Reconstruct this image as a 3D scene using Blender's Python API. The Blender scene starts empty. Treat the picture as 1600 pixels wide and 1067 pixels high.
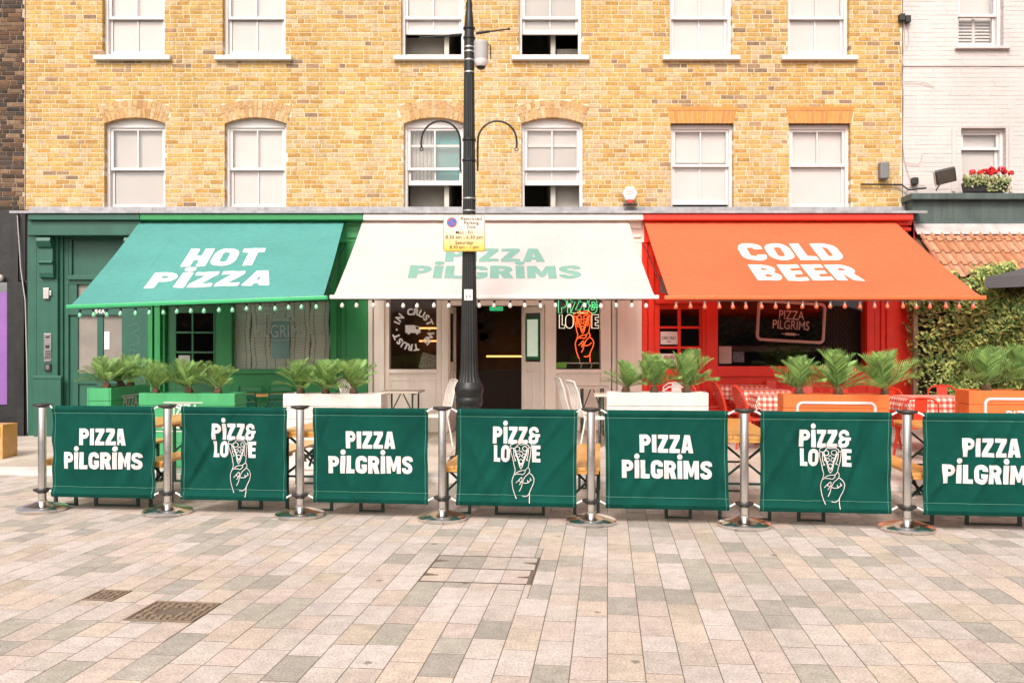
import bpy, bmesh, math, random
from mathutils import Vector, Matrix, geometry

RAD = math.radians
rng = random.Random(11)
scene = bpy.context.scene
COL = scene.collection

# ------------------------------------------------------------------ camera
FPX = 1330.0                      # focal length in pixels of a 1600 px wide picture
CAMZ = 1.55
cam_data = bpy.data.cameras.new('camera')
cam = bpy.data.objects.new('camera', cam_data)
COL.objects.link(cam)
cam.location = (0, 0, CAMZ)
cam.rotation_euler = (RAD(90), 0, 0)
cam_data.sensor_width = 36
cam_data.sensor_fit = 'HORIZONTAL'
cam_data.lens = FPX / 1600 * 36
cam_data.shift_y = 0.0072
cam_data.clip_start = 0.05
cam_data.clip_end = 2000
scene.camera = cam

# ------------------------------------------------------------------ sky, sun, exposure
SUN_EL, SUN_AZ = 45, 195          # azimuth clockwise from +Y (the facade side): behind the camera, a little to the left
world = bpy.data.worlds.new('World')
scene.world = world
world.use_nodes = True
wn = world.node_tree.nodes; wl = world.node_tree.links
wn.clear()
sky = wn.new('ShaderNodeTexSky'); sky.sky_type = 'NISHITA'
sky.sun_disc = False
sky.sun_elevation = RAD(SUN_EL); sky.sun_rotation = RAD(SUN_AZ)
sky.air_density = 1.0; sky.dust_density = 5.0; sky.ozone_density = 0.6
hs = wn.new('ShaderNodeHueSaturation'); hs.inputs['Saturation'].default_value = 0.22   # thin bright cloud
bg = wn.new('ShaderNodeBackground'); bg.inputs['Strength'].default_value = 0.14
wo = wn.new('ShaderNodeOutputWorld')
wm = wn.new('ShaderNodeVectorMath'); wm.operation = 'MULTIPLY'; wm.inputs[1].default_value = (1.03, 0.955, 0.925)   # warm white balance of the picture
wl.new(sky.outputs[0], hs.inputs['Color']); wl.new(hs.outputs[0], wm.inputs[0]); wl.new(wm.outputs[0], bg.inputs['Color']); wl.new(bg.outputs[0], wo.inputs[0])
sd = bpy.data.lights.new('sun', 'SUN')
sd.energy = 1.4; sd.angle = RAD(15); sd.color = (1.0, 0.90, 0.84)
sun = bpy.data.objects.new('sun', sd); COL.objects.link(sun)
_d = Vector((math.sin(RAD(SUN_AZ)) * math.cos(RAD(SUN_EL)), math.cos(RAD(SUN_AZ)) * math.cos(RAD(SUN_EL)), math.sin(RAD(SUN_EL))))
sun.rotation_euler = _d.to_track_quat('Z', 'Y').to_euler()
sun.location = (0, -10, 20)
vs = scene.view_settings
vs.view_transform = 'Standard'; vs.look = 'None'; vs.gamma = 1; vs.exposure = 0.70; vs.use_curve_mapping = False
scene.render.engine = 'CYCLES'
scene.cycles.max_bounces = 8
scene.cycles.transparent_max_bounces = 16
scene.cycles.caustics_reflective = False
scene.cycles.caustics_refractive = False

# ------------------------------------------------------------------ helpers
def srgb(r, g, b):
    f = lambda c: (c / 255 / 12.92) if c / 255 <= 0.04045 else ((c / 255 + 0.055) / 1.055) ** 2.4
    return (f(r), f(g), f(b))

MATS = {}
def pm(name, col, rough=0.6, var=0.1, scale=4.0, bump=0.1, bscale=70.0, metal=0.0, attr=False, spec=0.5, fine=0.0,
       emit=0.0, coat=0.0, trans=0.0, streak=0.0, obj=False, fscale=160):
    """procedural surface: base colour with two noise layers, bump and roughness wear"""
    if name in MATS: return MATS[name]
    m = bpy.data.materials.new(name); m.use_nodes = True; MATS[name] = m
    N = m.node_tree.nodes; L = m.node_tree.links
    p = N['Principled BSDF']
    if obj:
        pos = N.new('ShaderNodeTexCoord').outputs['Object']
    else:
        pos = N.new('ShaderNodeNewGeometry').outputs['Position']
    n1 = N.new('ShaderNodeTexNoise'); n1.inputs['Scale'].default_value = scale; n1.inputs['Detail'].default_value = 5
    L.new(pos, n1.inputs['Vector'])
    mr = N.new('ShaderNodeMapRange'); mr.inputs[1].default_value = 0.25; mr.inputs[2].default_value = 0.75
    mr.inputs[3].default_value = 1 - var; mr.inputs[4].default_value = 1 + var
    L.new(n1.outputs['Fac'], mr.inputs[0])
    fac = mr.outputs[0]
    if fine:
        n3 = N.new('ShaderNodeTexNoise'); n3.inputs['Scale'].default_value = fscale; n3.inputs['Detail'].default_value = 3
        L.new(pos, n3.inputs['Vector'])
        m3 = N.new('ShaderNodeMapRange'); m3.inputs[1].default_value = 0.3; m3.inputs[2].default_value = 0.7
        m3.inputs[3].default_value = 1 - fine; m3.inputs[4].default_value = 1 + fine
        L.new(n3.outputs['Fac'], m3.inputs[0])
        mu = N.new('ShaderNodeMath'); mu.operation = 'MULTIPLY'
        L.new(fac, mu.inputs[0]); L.new(m3.outputs[0], mu.inputs[1]); fac = mu.outputs[0]
    if streak:
        mp = N.new('ShaderNodeMapping'); mp.inputs['Scale'].default_value = (14, 14, 0.5)
        L.new(pos, mp.inputs['Vector'])
        n4 = N.new('ShaderNodeTexNoise'); n4.inputs['Scale'].default_value = 1.0; n4.inputs['Detail'].default_value = 4
        L.new(mp.outputs[0], n4.inputs['Vector'])
        m4 = N.new('ShaderNodeMapRange'); m4.inputs[1].default_value = 0.3; m4.inputs[2].default_value = 0.7
        m4.inputs[3].default_value = 1 - streak; m4.inputs[4].default_value = 1 + streak * 0.4
        L.new(n4.outputs['Fac'], m4.inputs[0])
        mu = N.new('ShaderNodeMath'); mu.operation = 'MULTIPLY'
        L.new(fac, mu.inputs[0]); L.new(m4.outputs[0], mu.inputs[1]); fac = mu.outputs[0]
    vm = N.new('ShaderNodeVectorMath'); vm.operation = 'SCALE'
    if attr:
        at = N.new('ShaderNodeAttribute'); at.attribute_name = 'Col'; at.attribute_type = 'GEOMETRY'
        L.new(at.outputs['Color'], vm.inputs[0])
    else:
        vm.inputs[0].default_value = col
    L.new(fac, vm.inputs['Scale'])
    L.new(vm.outputs[0], p.inputs['Base Color'])
    rr = N.new('ShaderNodeMapRange'); rr.inputs[3].default_value = max(0.03, rough - 0.08); rr.inputs[4].default_value = min(1, rough + 0.08)
    L.new(n1.outputs['Fac'], rr.inputs[0]); L.new(rr.outputs[0], p.inputs['Roughness'])
    p.inputs['Metallic'].default_value = metal
    p.inputs['Specular IOR Level'].default_value = spec
    p.inputs['Coat Weight'].default_value = coat
    if bump:
        n2 = N.new('ShaderNodeTexNoise'); n2.inputs['Scale'].default_value = bscale; n2.inputs['Detail'].default_value = 4
        L.new(pos, n2.inputs['Vector'])
        b = N.new('ShaderNodeBump'); b.inputs['Strength'].default_value = bump; b.inputs['Distance'].default_value = 0.01
        L.new(n2.outputs['Fac'], b.inputs['Height']); L.new(b.outputs[0], p.inputs['Normal'])
    if emit:
        p.inputs['Emission Color'].default_value = (*col, 1); p.inputs['Emission Strength'].default_value = emit
    if trans:
        tb = N.new('ShaderNodeBsdfTranslucent'); L.new(vm.outputs[0], tb.inputs['Color'])
        mx = N.new('ShaderNodeMixShader'); mx.inputs[0].default_value = trans
        L.new(p.outputs[0], mx.inputs[1]); L.new(tb.outputs[0], mx.inputs[2])
        L.new(mx.outputs[0], N['Material Output'].inputs[0])
    return m

def glass_mat(name, tint=(0.95, 0.95, 0.94), refl=1.0):
    if name in MATS: return MATS[name]
    m = bpy.data.materials.new(name); m.use_nodes = True; MATS[name] = m
    N = m.node_tree.nodes; L = m.node_tree.links; N.clear()
    o = N.new('ShaderNodeOutputMaterial'); t = N.new('ShaderNodeBsdfTransparent'); t.inputs[0].default_value = (*tint, 1)
    g = N.new('ShaderNodeBsdfGlossy'); g.inputs['Roughness'].default_value = 0.02
    fr = N.new('ShaderNodeFresnel'); fr.inputs['IOR'].default_value = 1.5
    mu = N.new('ShaderNodeMath'); mu.operation = 'MULTIPLY'; mu.inputs[1].default_value = refl
    nz = N.new('ShaderNodeTexNoise'); nz.inputs['Scale'].default_value = 1.3
    ge = N.new('ShaderNodeNewGeometry'); L.new(ge.outputs['Position'], nz.inputs['Vector'])
    bp = N.new('ShaderNodeBump'); bp.inputs['Strength'].default_value = 0.12; bp.inputs['Distance'].default_value = 0.05
    L.new(nz.outputs['Fac'], bp.inputs['Height']); L.new(bp.outputs[0], g.inputs['Normal'])
    io = N.new('ShaderNodeMapRange'); io.inputs[3].default_value = 1.5; io.inputs[4].default_value = 1 / 1.5   # same mirror strength from both sides of the sheet
    L.new(ge.outputs['Backfacing'], io.inputs[0]); L.new(io.outputs[0], fr.inputs['IOR'])
    mx = N.new('ShaderNodeMixShader')
    L.new(fr.outputs[0], mu.inputs[0]); L.new(mu.outputs[0], mx.inputs[0]); L.new(t.outputs[0], mx.inputs[1]); L.new(g.outputs[0], mx.inputs[2])
    L.new(mx.outputs[0], o.inputs[0])
    return m

class MB:
    """collects shapes; build() links them as ONE mesh object"""
    def __init__(s): s.v = []; s.f = []; s.c = []; s.uv = None
    def add(s, vs, fs, col=None):
        n = len(s.v); s.v += [tuple(p) for p in vs]
        for q in fs: s.f.append(tuple(i + n for i in q)); s.c.append(col)
        return s
    def box(s, x0, x1, y0, y1, z0, z1, col=None):
        return s.add([(x0, y0, z0), (x1, y0, z0), (x1, y1, z0), (x0, y1, z0), (x0, y0, z1), (x1, y0, z1), (x1, y1, z1), (x0, y1, z1)],
              [(0, 3, 2, 1), (4, 5, 6, 7), (0, 1, 5, 4), (1, 2, 6, 5), (2, 3, 7, 6), (3, 0, 4, 7)], col)
    def obox(s, p0, p1, w, h, up=(0, 0, 1), col=None):
        """bar from p0 to p1, w wide, h along up"""
        a = Vector(p0); b = Vector(p1); d = (b - a).normalized(); u = Vector(up)
        r = d.cross(u)
        if r.length < 1e-4: r = d.cross(Vector((0, 1, 0)))
        r.normalize(); u = r.cross(d).normalized()
        vs = [q + r * i * w / 2 + u * j * h / 2 for q in (a, b) for i, j in ((-1, -1), (1, -1), (1, 1), (-1, 1))]
        return s.add(vs, [(0, 1, 2, 3), (7, 6, 5, 4), (0, 4, 5, 1), (1, 5, 6, 2), (2, 6, 7, 3), (3, 7, 4, 0)], col)
    def tube(s, pts, r, n=8, closed=False, col=None):
        P = [Vector(p) for p in pts]; m = len(P); vs = []; prev = None
        for i, p in enumerate(P):
            if closed: d = P[(i + 1) % m] - P[i - 1]
            else: d = P[min(i + 1, m - 1)] - P[max(i - 1, 0)]
            d.normalize()
            if prev is None:
                a = d.orthogonal().normalized()
            else:
                a = (prev - d * prev.dot(d))
                a = a.normalized() if a.length > 1e-5 else d.orthogonal().normalized()
            prev = a; b = d.cross(a)
            rr = r[i] if isinstance(r, (list, tuple)) else r
            for k in range(n):
                t = 2 * math.pi * k / n
                vs.append(p + (a * math.cos(t) + b * math.sin(t)) * rr)
        fs = []
        for i in range(m if closed else m - 1):
            j = (i + 1) % m
            for k in range(n):
                l = (k + 1) % n
                fs.append((i * n + k, i * n + l, j * n + l, j * n + k))
        if not closed:
            fs.append(tuple(range(n - 1, -1, -1))); fs.append(tuple((m - 1) * n + k for k in range(n)))
        return s.add(vs, fs, col)
    def lathe(s, prof, n=24, c=(0, 0, 0), rmod=None, col=None):
        vs = []; fs = []
        for i, (r, z) in enumerate(prof):
            for k in range(n):
                t = 2 * math.pi * k / n
                q = r * (rmod(i, t) if rmod else 1)
                vs.append((c[0] + q * math.cos(t), c[1] + q * math.sin(t), c[2] + z))
        for i in range(len(prof) - 1):
            for k in range(n):
                l = (k + 1) % n
                fs.append((i * n + k, i * n + l, (i + 1) * n + l, (i + 1) * n + k))
        fs.append(tuple(range(n - 1, -1, -1))); fs.append(tuple((len(prof) - 1) * n + k for k in range(n)))
        return s.add(vs, fs, col)
    def prism(s, poly, fn, d, col=None):
        """poly = 2D outline; fn(u, v, w) -> 3D; extruded w from 0 to d"""
        n = len(poly)
        vs = [fn(u, v, 0) for u, v in poly] + [fn(u, v, d) for u, v in poly]
        fs = [tuple(range(n)), tuple(range(2 * n - 1, n - 1, -1))] + [(i, i + n, (i + 1) % n + n, (i + 1) % n) for i in range(n)]
        return s.add(vs, fs, col)
    def build(s, name, mat, parent=None, smooth=False, bevel=0.0, kind=None, label=None):
        me = bpy.data.meshes.new(name)
        me.from_pydata(s.v, [], s.f)
        if any(c is not None for c in s.c):
            a = me.attributes.new('Col', 'FLOAT_COLOR', 'CORNER'); dat = []
            for q, c in zip(s.f, s.c):
                dat += list((*(c or (0.5, 0.5, 0.5)), 1)) * len(q)
            a.data.foreach_set('color', dat)
        me.update()
        bm = bmesh.new(); bm.from_mesh(me); bmesh.ops.recalc_face_normals(bm, faces=bm.faces); bm.to_mesh(me); bm.free()
        if smooth:
            me.polygons.foreach_set('use_smooth', [True] * len(me.polygons))
            try: me.set_sharp_from_angle(angle=RAD(40))
            except Exception: pass
        me.materials.append(mat)
        o = bpy.data.objects.new(name, me); COL.objects.link(o)
        if parent: adopt(o, parent)
        if bevel:
            b = o.modifiers.new('bevel', 'BEVEL'); b.width = bevel; b.segments = 2; b.limit_method = 'ANGLE'
        if kind: o['kind'] = kind
        if label: o['label'] = label
        return o

def adopt(o, parent):
    o.parent = parent
    if parent.type == 'EMPTY': o.matrix_parent_inverse = Matrix.Translation(-parent.location)

def thing(name, label, cat, loc=(0, 0, 0), group=None):
    o = bpy.data.objects.new(name, None); COL.objects.link(o)
    o.empty_display_size = 0.2; o.location = loc; o['label'] = label; o['category'] = cat
    if group: o['group'] = group
    return o

def tag(o, label, cat, group=None):
    o['label'] = label; o['category'] = cat
    if group: o['group'] = group
    return o

def struct(o): o['kind'] = 'structure'; return o

def dup(root, loc, rz=0.0, label=None, scale=None):
    def cp(o, par):
        c = o.copy(); COL.objects.link(c); c.parent = par
        for ch in [x for x in o.children]: cp(ch, c)
        return c
    r = cp(root, None)
    r.location = loc; r.rotation_euler = (0, 0, rz)
    if scale: r.scale = (scale,) * 3
    if label: r['label'] = label
    return r

def mx(px, Y): return (px - 800) / FPX * Y          # metres across at distance Y, measured off the photograph
def mz(py, Y): return CAMZ - (py - 545) / FPX * Y   # metres above the street at distance Y

# ------------------------------------------------------------------ heavy block lettering
def arc(cx, cy, r, a0, a1, n=8, ry=None):
    return [(cx + r * math.cos(RAD(a0 + (a1 - a0) * i / n)), cy + (ry or r) * math.sin(RAD(a0 + (a1 - a0) * i / n))) for i in range(n + 1)]

def smooth_path(pts, n=4):
    out = []
    for i in range(len(pts) - 1):
        p0 = pts[max(i - 1, 0)]; p1 = pts[i]; p2 = pts[i + 1]; p3 = pts[min(i + 2, len(pts) - 1)]
        for k in range(n):
            t = k / n
            out.append(tuple(0.5 * ((2 * p1[j]) + (-p0[j] + p2[j]) * t + (2 * p0[j] - 5 * p1[j] + 4 * p2[j] - p3[j]) * t * t + (-p0[j] + 3 * p1[j] - 3 * p2[j] + p3[j]) * t ** 3) for j in (0, 1)))
    out.append(pts[-1]); return out

def stroke(pts, w):
    """outline of a line of width w along pts"""
    P = [Vector(p) for p in pts]; l = []; r = []
    for i in range(len(P)):
        a = P[max(i - 1, 0)]; b = P[min(i + 1, len(P) - 1)]
        d = (b - a)
        if d.length < 1e-6: d = Vector((1, 0))
        d.normalize(); n = Vector((-d.y, d.x))
        k = 1.0
        if 0 < i < len(P) - 1:
            e = (P[i] - P[i - 1]).normalized(); k = min(1.5, 1 / max(0.5, abs(Vector((-e.y, e.x)).dot(n))))
        l.append(P[i] + n * w / 2 * k); r.append(P[i] - n * w / 2 * k)
    return [tuple(p) for p in l] + [tuple(p) for p in reversed(r)]

def rrect(x0, x1, y0, y1, r):
    return arc(x1 - r, y1 - r, r, 90, 0, 5) + arc(x1 - r, y0 + r, r, 0, -90, 5) + arc(x0 + r, y0 + r, r, -90, -180, 5) + arc(x0 + r, y1 - r, r, 180, 90, 5)

def glyphs():
    G = {}
    bowl = [(0.36, 1)] + arc(0.36, 0.69, 0.31, 90, -90, 12)
    hole = [(0.27, 0.77)] + arc(0.36, 0.69, 0.08, 90, -90, 6) + [(0.27, 0.61)]
    G['P'] = (0.67, [[[(0, 0), (0, 1)] + bowl + [(0.27, 0.38), (0.27, 0)], hole]])
    G['I'] = (0.27, [[[(0, 0), (0, 1), (0.27, 1), (0.27, 0)]]])
    G['Z'] = (0.62, [[[(0, 0), (0.62, 0), (0.62, 0.22), (0.31, 0.22), (0.62, 0.80), (0.62, 1), (0.02, 1), (0.02, 0.78), (0.30, 0.78), (0, 0.2)]]])
    G['A'] = (0.72, [[[(0, 0), (0.20, 1), (0.52, 1), (0.72, 0), (0.45, 0), (0.425, 0.16), (0.295, 0.16), (0.27, 0)], [(0.315, 0.36), (0.405, 0.36), (0.36, 0.70)]]])
    G['L'] = (0.52, [[[(0, 0), (0.52, 0), (0.52, 0.23), (0.27, 0.23), (0.27, 1), (0, 1)]]])
    G['R'] = (0.70, [[[(0, 0), (0, 1), (0.37, 1)] + arc(0.37, 0.69, 0.31, 90, -48, 10) + [(0.70, 0), (0.41, 0), (0.30, 0.37), (0.27, 0.37), (0.27, 0)], hole]])
    G['M'] = (0.88, [[[(0, 0), (0, 1), (0.29, 1), (0.44, 0.52), (0.59, 1), (0.88, 1), (0.88, 0), (0.63, 0), (0.63, 0.50), (0.50, 0.12), (0.38, 0.12), (0.25, 0.50), (0.25, 0)]]])
    S = smooth_path([(.575, .70), (.55, .82), (.45, .875), (.33, .88), (.2, .85), (.135, .74), (.17, .62), (.30, .53), (.42, .47), (.52, .38), (.535, .24), (.46, .15), (.33, .12), (.2, .135), (.125, .21), (.11, .32)])
    G['S'] = (0.66, [[stroke(S, 0.235)]])
    c0 = [(.565, .66), (.56, .80), (.46, .875), (.33, .88), (.19, .83), (.13, .68), (.13, .5), (.13, .32), (.19, .17), (.33, .12), (.46, .125), (.56, .20), (.565, .34)]
    G['C'] = (0.69, [[stroke(smooth_path(c0), 0.25)]])
    G['G'] = (0.69, [[stroke(smooth_path(c0), 0.25)], [[(0.36, 0.30), (0.69, 0.30), (0.69, 0.52), (0.36, 0.52)]]])
    G['O'] = (0.72, [[rrect(0, 0.72, 0, 1, 0.34), rrect(0.26, 0.46, 0.22, 0.78, 0.095)]])
    G['H'] = (0.70, [[[(0, 0), (0, 1), (.27, 1), (.27, .62), (.43, .62), (.43, 1), (.70, 1), (.70, 0), (.43, 0), (.43, .38), (.27, .38), (.27, 0)]]])
    G['T'] = (0.64, [[[(.185, 0), (.185, .77), (0, .77), (0, 1), (.64, 1), (.64, .77), (.455, .77), (.455, 0)]]])
    G['E'] = (0.54, [[[(0, 0), (0, 1), (.54, 1), (.54, .79), (.27, .79), (.27, .61), (.50, .61), (.50, .40), (.27, .40), (.27, .21), (.54, .21), (.54, 0)]]])
    G['D'] = (0.68, [[[(0, 0), (0, 1), (.34, 1)] + arc(.34, .66, .34, 90, 0, 6) + arc(.34, .34, .34, 0, -90, 6), [(.27, .78)] + arc(.33, .68, .09, 90, 0, 4) + arc(.33, .32, .09, 0, -90, 4) + [(.27, .22)]]])
    G['B'] = (0.68, [[[(0, 0), (0, 1), (.38, 1)] + arc(.38, .745, .255, 90, -50, 7) + arc(.40, .28, .28, 50, -90, 8), [(.27, .80)] + arc(.36, .725, .07, 90, -90, 5) + [(.27, .64)], [(.27, .40)] + arc(.37, .30, .09, 90, -90, 5) + [(.27, .20)]]])
    G['&'] = (0.80, [[stroke(smooth_path([(.60, .68), (.57, .82), (.44, .89), (.29, .885), (.16, .81), (.13, .69), (.19, .585), (.33, .54)]), 0.21)],
                     [stroke(smooth_path([(.36, .50), (.2, .44), (.115, .31), (.15, .17), (.29, .105), (.44, .11), (.56, .19), (.59, .32), (.59, .47)]), 0.22)],
                     [[(.34, .41), (.80, .41), (.80, .58), (.34, .58)]]])
    G['i'] = (0.27, [[[(0, 0), (0, 1), (0.27, 1), (0.27, 0)]], [[(0.135 + 0.155 * math.cos(RAD(k * 24)), 1.21 + 0.155 * math.sin(RAD(k * 24))) for k in range(15)]]])
    return G
GL = glyphs()

def word_polys(word, width, height, gap=0.075):
    """flat polygon groups of a word, centred on u = 0, base line v = 0"""
    adv = sum(GL[c][0] for c in word) + gap * (len(word) - 1)
    sx = width / adv; x = -adv / 2; out = []
    for c in word:
        for li, layer in enumerate(GL[c][1]):
            out.append(([[((x + u) * sx, v * height) for u, v in poly] for poly in layer], li))
        x += GL[c][0] + gap
    return out

def flat_polys(groups, fn, lift=0.0, cell=0.0):
    """triangulated lettering; fn(u, v, w) -> 3D; cell > 0 cuts it so that it can follow a curved cloth"""
    bm = bmesh.new()
    for polys, li in groups:
        pts = [p for poly in polys for p in poly]
        tris = geometry.tessellate_polygon([[Vector((u, v, 0)) for u, v in poly] for poly in polys])
        vs = [bm.verts.new((u, v, li * 0.0012)) for u, v in pts]
        for t in tris:
            try: bm.faces.new([vs[i] for i in t])
            except ValueError: pass
    if cell:
        for ax in (0, 1):
            lo = min(v.co[ax] for v in bm.verts); hi = max(v.co[ax] for v in bm.verts)
            k = math.floor(lo / cell) + 1
            while k * cell < hi:
                nrm = [0, 0, 0]; nrm[ax] = 1; co = [0, 0, 0]; co[ax] = k * cell
                bmesh.ops.bisect_plane(bm, geom=bm.verts[:] + bm.edges[:] + bm.faces[:], plane_co=co, plane_no=nrm)
                k += 1
    mb = MB(); bm.verts.index_update()
    mb.add([fn(v.co.x, v.co.y, lift + v.co.z) for v in bm.verts], [tuple(v.index for v in f.verts) for f in bm.faces])
    bm.free(); return mb

def text_mb(txt, size, fn, bold=0.0, width=None, align='CENTER', lift=0.003):
    """small lettering from the built-in typeface"""
    cu = bpy.data.curves.new('txt', 'FONT'); cu.body = txt; cu.size = size; cu.align_x = align; cu.offset = bold * size; cu.resolution_u = 3
    ob = bpy.data.objects.new('txt', cu); COL.objects.link(ob)
    bpy.context.view_layer.update()
    me = bpy.data.meshes.new_from_object(ob.evaluated_get(bpy.context.evaluated_depsgraph_get()))
    xs = [v.co.x for v in me.vertices]
    k = (width / (max(xs) - min(xs))) if width and xs else 1.0
    mb = MB(); mb.add([fn(v.co.x * k, v.co.y, lift) for v in me.vertices], [tuple(p.vertices) for p in me.polygons])
    bpy.data.objects.remove(ob); bpy.data.curves.remove(cu); bpy.data.meshes.remove(me)
    return mb

def lines_mb(lines, w, fn, lift=0.003):
    """drawn lines as flat ribbons"""
    mb = MB()
    for k, pts in enumerate(lines):
        n = len(pts); q = stroke(pts, w)
        L = q[:n]; Rr = q[n:][::-1]; li = lift + 0.0006 * (k % 4)
        mb.add([fn(*p, li) for p in L] + [fn(*p, li) for p in Rr], [(i, i + 1, n + i + 1, n + i) for i in range(n - 1)])
    return mb

def weather(m, lo, hi, scale, stretch=(1, 1, 1)):
    """broad uneven soiling and fading over a surface"""
    N = m.node_tree.nodes; L = m.node_tree.links; p = N['Principled BSDF']; src = p.inputs['Base Color'].links[0].from_socket
    ge = N.new('ShaderNodeNewGeometry'); mp = N.new('ShaderNodeMapping'); mp.inputs['Scale'].default_value = stretch; L.new(ge.outputs['Position'], mp.inputs['Vector'])
    n2 = N.new('ShaderNodeTexNoise'); n2.inputs['Scale'].default_value = scale; n2.inputs['Detail'].default_value = 7; n2.inputs['Roughness'].default_value = 0.68; L.new(mp.outputs[0], n2.inputs['Vector'])
    m2 = N.new('ShaderNodeMapRange'); m2.inputs[1].default_value = 0.33; m2.inputs[2].default_value = 0.62; m2.inputs[3].default_value = lo; m2.inputs[4].default_value = hi; L.new(n2.outputs['Fac'], m2.inputs[0])
    v = N.new('ShaderNodeVectorMath'); v.operation = 'SCALE'; L.new(src, v.inputs[0]); L.new(m2.outputs[0], v.inputs['Scale']); L.new(v.outputs[0], p.inputs['Base Color'])
    return m

# ------------------------------------------------------------------ shared materials
WHITE = pm('white_paint', (0.66, 0.63, 0.61), 0.45, 0.04, 3, 0.05)
STEEL = pm('brushed_steel', (0.72, 0.70, 0.67), 0.22, 0.06, 8, 0.03, 200, metal=1.0)
BLACKP = pm('black_plastic', (0.02, 0.02, 0.02), 0.5, 0.1)
IRON = pm('black_iron_paint', (0.018, 0.020, 0.019), 0.42, 0.3, 9, 0.2, 60, spec=0.35)
LEAD = pm('lead_flashing', (0.30, 0.30, 0.31), 0.6, 0.3, 5, 0.25, 30, streak=0.2)
GLASS = glass_mat('window_glass')
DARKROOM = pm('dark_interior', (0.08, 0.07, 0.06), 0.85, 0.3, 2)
CORD = pm('black_cord', (0.015, 0.015, 0.015), 0.6, 0.1)
PAPER = pm('white_paper', (0.75, 0.73, 0.69), 0.8, 0.03)
INK = pm('dark_print', (0.03, 0.03, 0.03), 0.8, 0.0, bump=0)
REDINK = pm('red_print', (0.5, 0.08, 0.04), 0.8, 0.0, bump=0)
# ================================================================== GROUND, STREET, KERB, PAVEMENT
TH = RAD(6.4); CT, ST = math.cos(TH), math.sin(TH)
def uv2xy(u, v): return (u * CT + v * ST, -u * ST + v * CT)
def xy2uv(x, y): return (x * CT - y * ST, x * ST + y * CT)
VK = 9.73                                            # kerb line
def pave_z(x, y):
    v = x * ST + y * CT
    f = max(0.0, min(1.3, (v - VK) / 4.4))
    return 0.05 + f * (0.085 + 0.11 * (max(-10, min(10, x)) + 8) / 14)

MORTAR = pm('sand_joint', (0.13, 0.105, 0.08), 0.9, 0.2, 8, 0.3)
PAVER = pm('granite_sett', (0.4, 0.36, 0.3), 0.78, 0.15, 11, 0.35, 110, attr=True, fine=0.26, spec=0.3, fscale=75)
def add_stains(m):
    """gum spots and broad weathering on the stone"""
    N = m.node_tree.nodes; L = m.node_tree.links; p = N['Principled BSDF']; src = p.inputs['Base Color'].links[0].from_socket
    ge = N.new('ShaderNodeNewGeometry'); vo = N.new('ShaderNodeTexVoronoi'); vo.inputs['Scale'].default_value = 2.2
    nz = N.new('ShaderNodeTexNoise'); nz.inputs['Scale'].default_value = 9; nz.inputs['Detail'].default_value = 3
    L.new(ge.outputs['Position'], vo.inputs['Vector']); L.new(ge.outputs['Position'], nz.inputs['Vector'])
    ad = N.new('ShaderNodeMath'); ad.operation = 'MULTIPLY_ADD'; ad.inputs[1].default_value = 0.09; L.new(nz.outputs['Fac'], ad.inputs[0]); L.new(vo.outputs['Distance'], ad.inputs[2])
    mr = N.new('ShaderNodeMapRange'); mr.inputs[1].default_value = 0.085; mr.inputs[2].default_value = 0.11; mr.inputs[3].default_value = 0.5; mr.inputs[4].default_value = 1.0; L.new(ad.outputs[0], mr.inputs[0])
    n2 = N.new('ShaderNodeTexNoise'); n2.inputs['Scale'].default_value = 0.9; n2.inputs['Detail'].default_value = 6; n2.inputs['Roughness'].default_value = 0.65; L.new(ge.outputs['Position'], n2.inputs['Vector'])
    m2 = N.new('ShaderNodeMapRange'); m2.inputs[1].default_value = 0.3; m2.inputs[2].default_value = 0.7; m2.inputs[3].default_value = 0.84; m2.inputs[4].default_value = 1.07; L.new(n2.outputs['Fac'], m2.inputs[0])
    mu = N.new('ShaderNodeMath'); mu.operation = 'MULTIPLY'; L.new(mr.outputs[0], mu.inputs[0]); L.new(m2.outputs[0], mu.inputs[1])
    v = N.new('ShaderNodeVectorMath'); v.operation = 'SCALE'; L.new(src, v.inputs[0]); L.new(mu.outputs[0], v.inputs['Scale']); L.new(v.outputs[0], p.inputs['Base Color'])
add_stains(PAVER)
SLAB = pm('pavement_stone', (0.4, 0.36, 0.3), 0.8, 0.16, 2.2, 0.2, 90, attr=True, fine=0.10, spec=0.3)
CASTIRON = pm('cast_iron', (0.13, 0.095, 0.068), 0.7, 0.35, 14, 0.4, 90, metal=0.0)
CAST_HI = pm('worn_cast_iron', (0.24, 0.18, 0.125), 0.6, 0.3, 20, 0.3, 90, metal=0.1)

g = MB(); g.box(-150, 150, -100, 200, -0.4, -0.03)
struct(g.build('ground', pm('asphalt', (0.10, 0.095, 0.09), 0.9, 0.2, 1.0, 0.3)))
g = MB()
c = [uv2xy(-11, 0.2), uv2xy(11, 0.2), uv2xy(11, VK), uv2xy(-11, VK)]
g.add([(x, y, -0.2) for x, y in c] + [(x, y, -0.0012) for x, y in c], [(0, 3, 2, 1), (4, 5, 6, 7), (0, 1, 5, 4), (1, 2, 6, 5), (2, 3, 7, 6), (3, 0, 4, 7)])
street = struct(g.build('street', MORTAR))

_cols = []
for k in range(12):
    j = lambda s=0.10: 1 + rng.uniform(-s, s)
    a = j(); _cols.append(('p', (0.460 * a, 0.392 * a * j(0.02), 0.325 * a * j(0.04))))
    a = j(0.07); _cols.append(('l', (0.465 * a, 0.412 * a, 0.372 * a * j(0.03))))
    a = j(); _cols.append(('g', (0.340 * a, 0.315 * a, 0.270 * a * j(0.03))))
PAL = {k: [c for q, c in _cols if q == k] for k in 'plg'}
def pick_col():
    t = rng.random()
    return tuple(1.03 * q for q in rng.choice(PAL['p' if t < 0.40 else ('l' if t < 0.77 else 'g')]))

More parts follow.
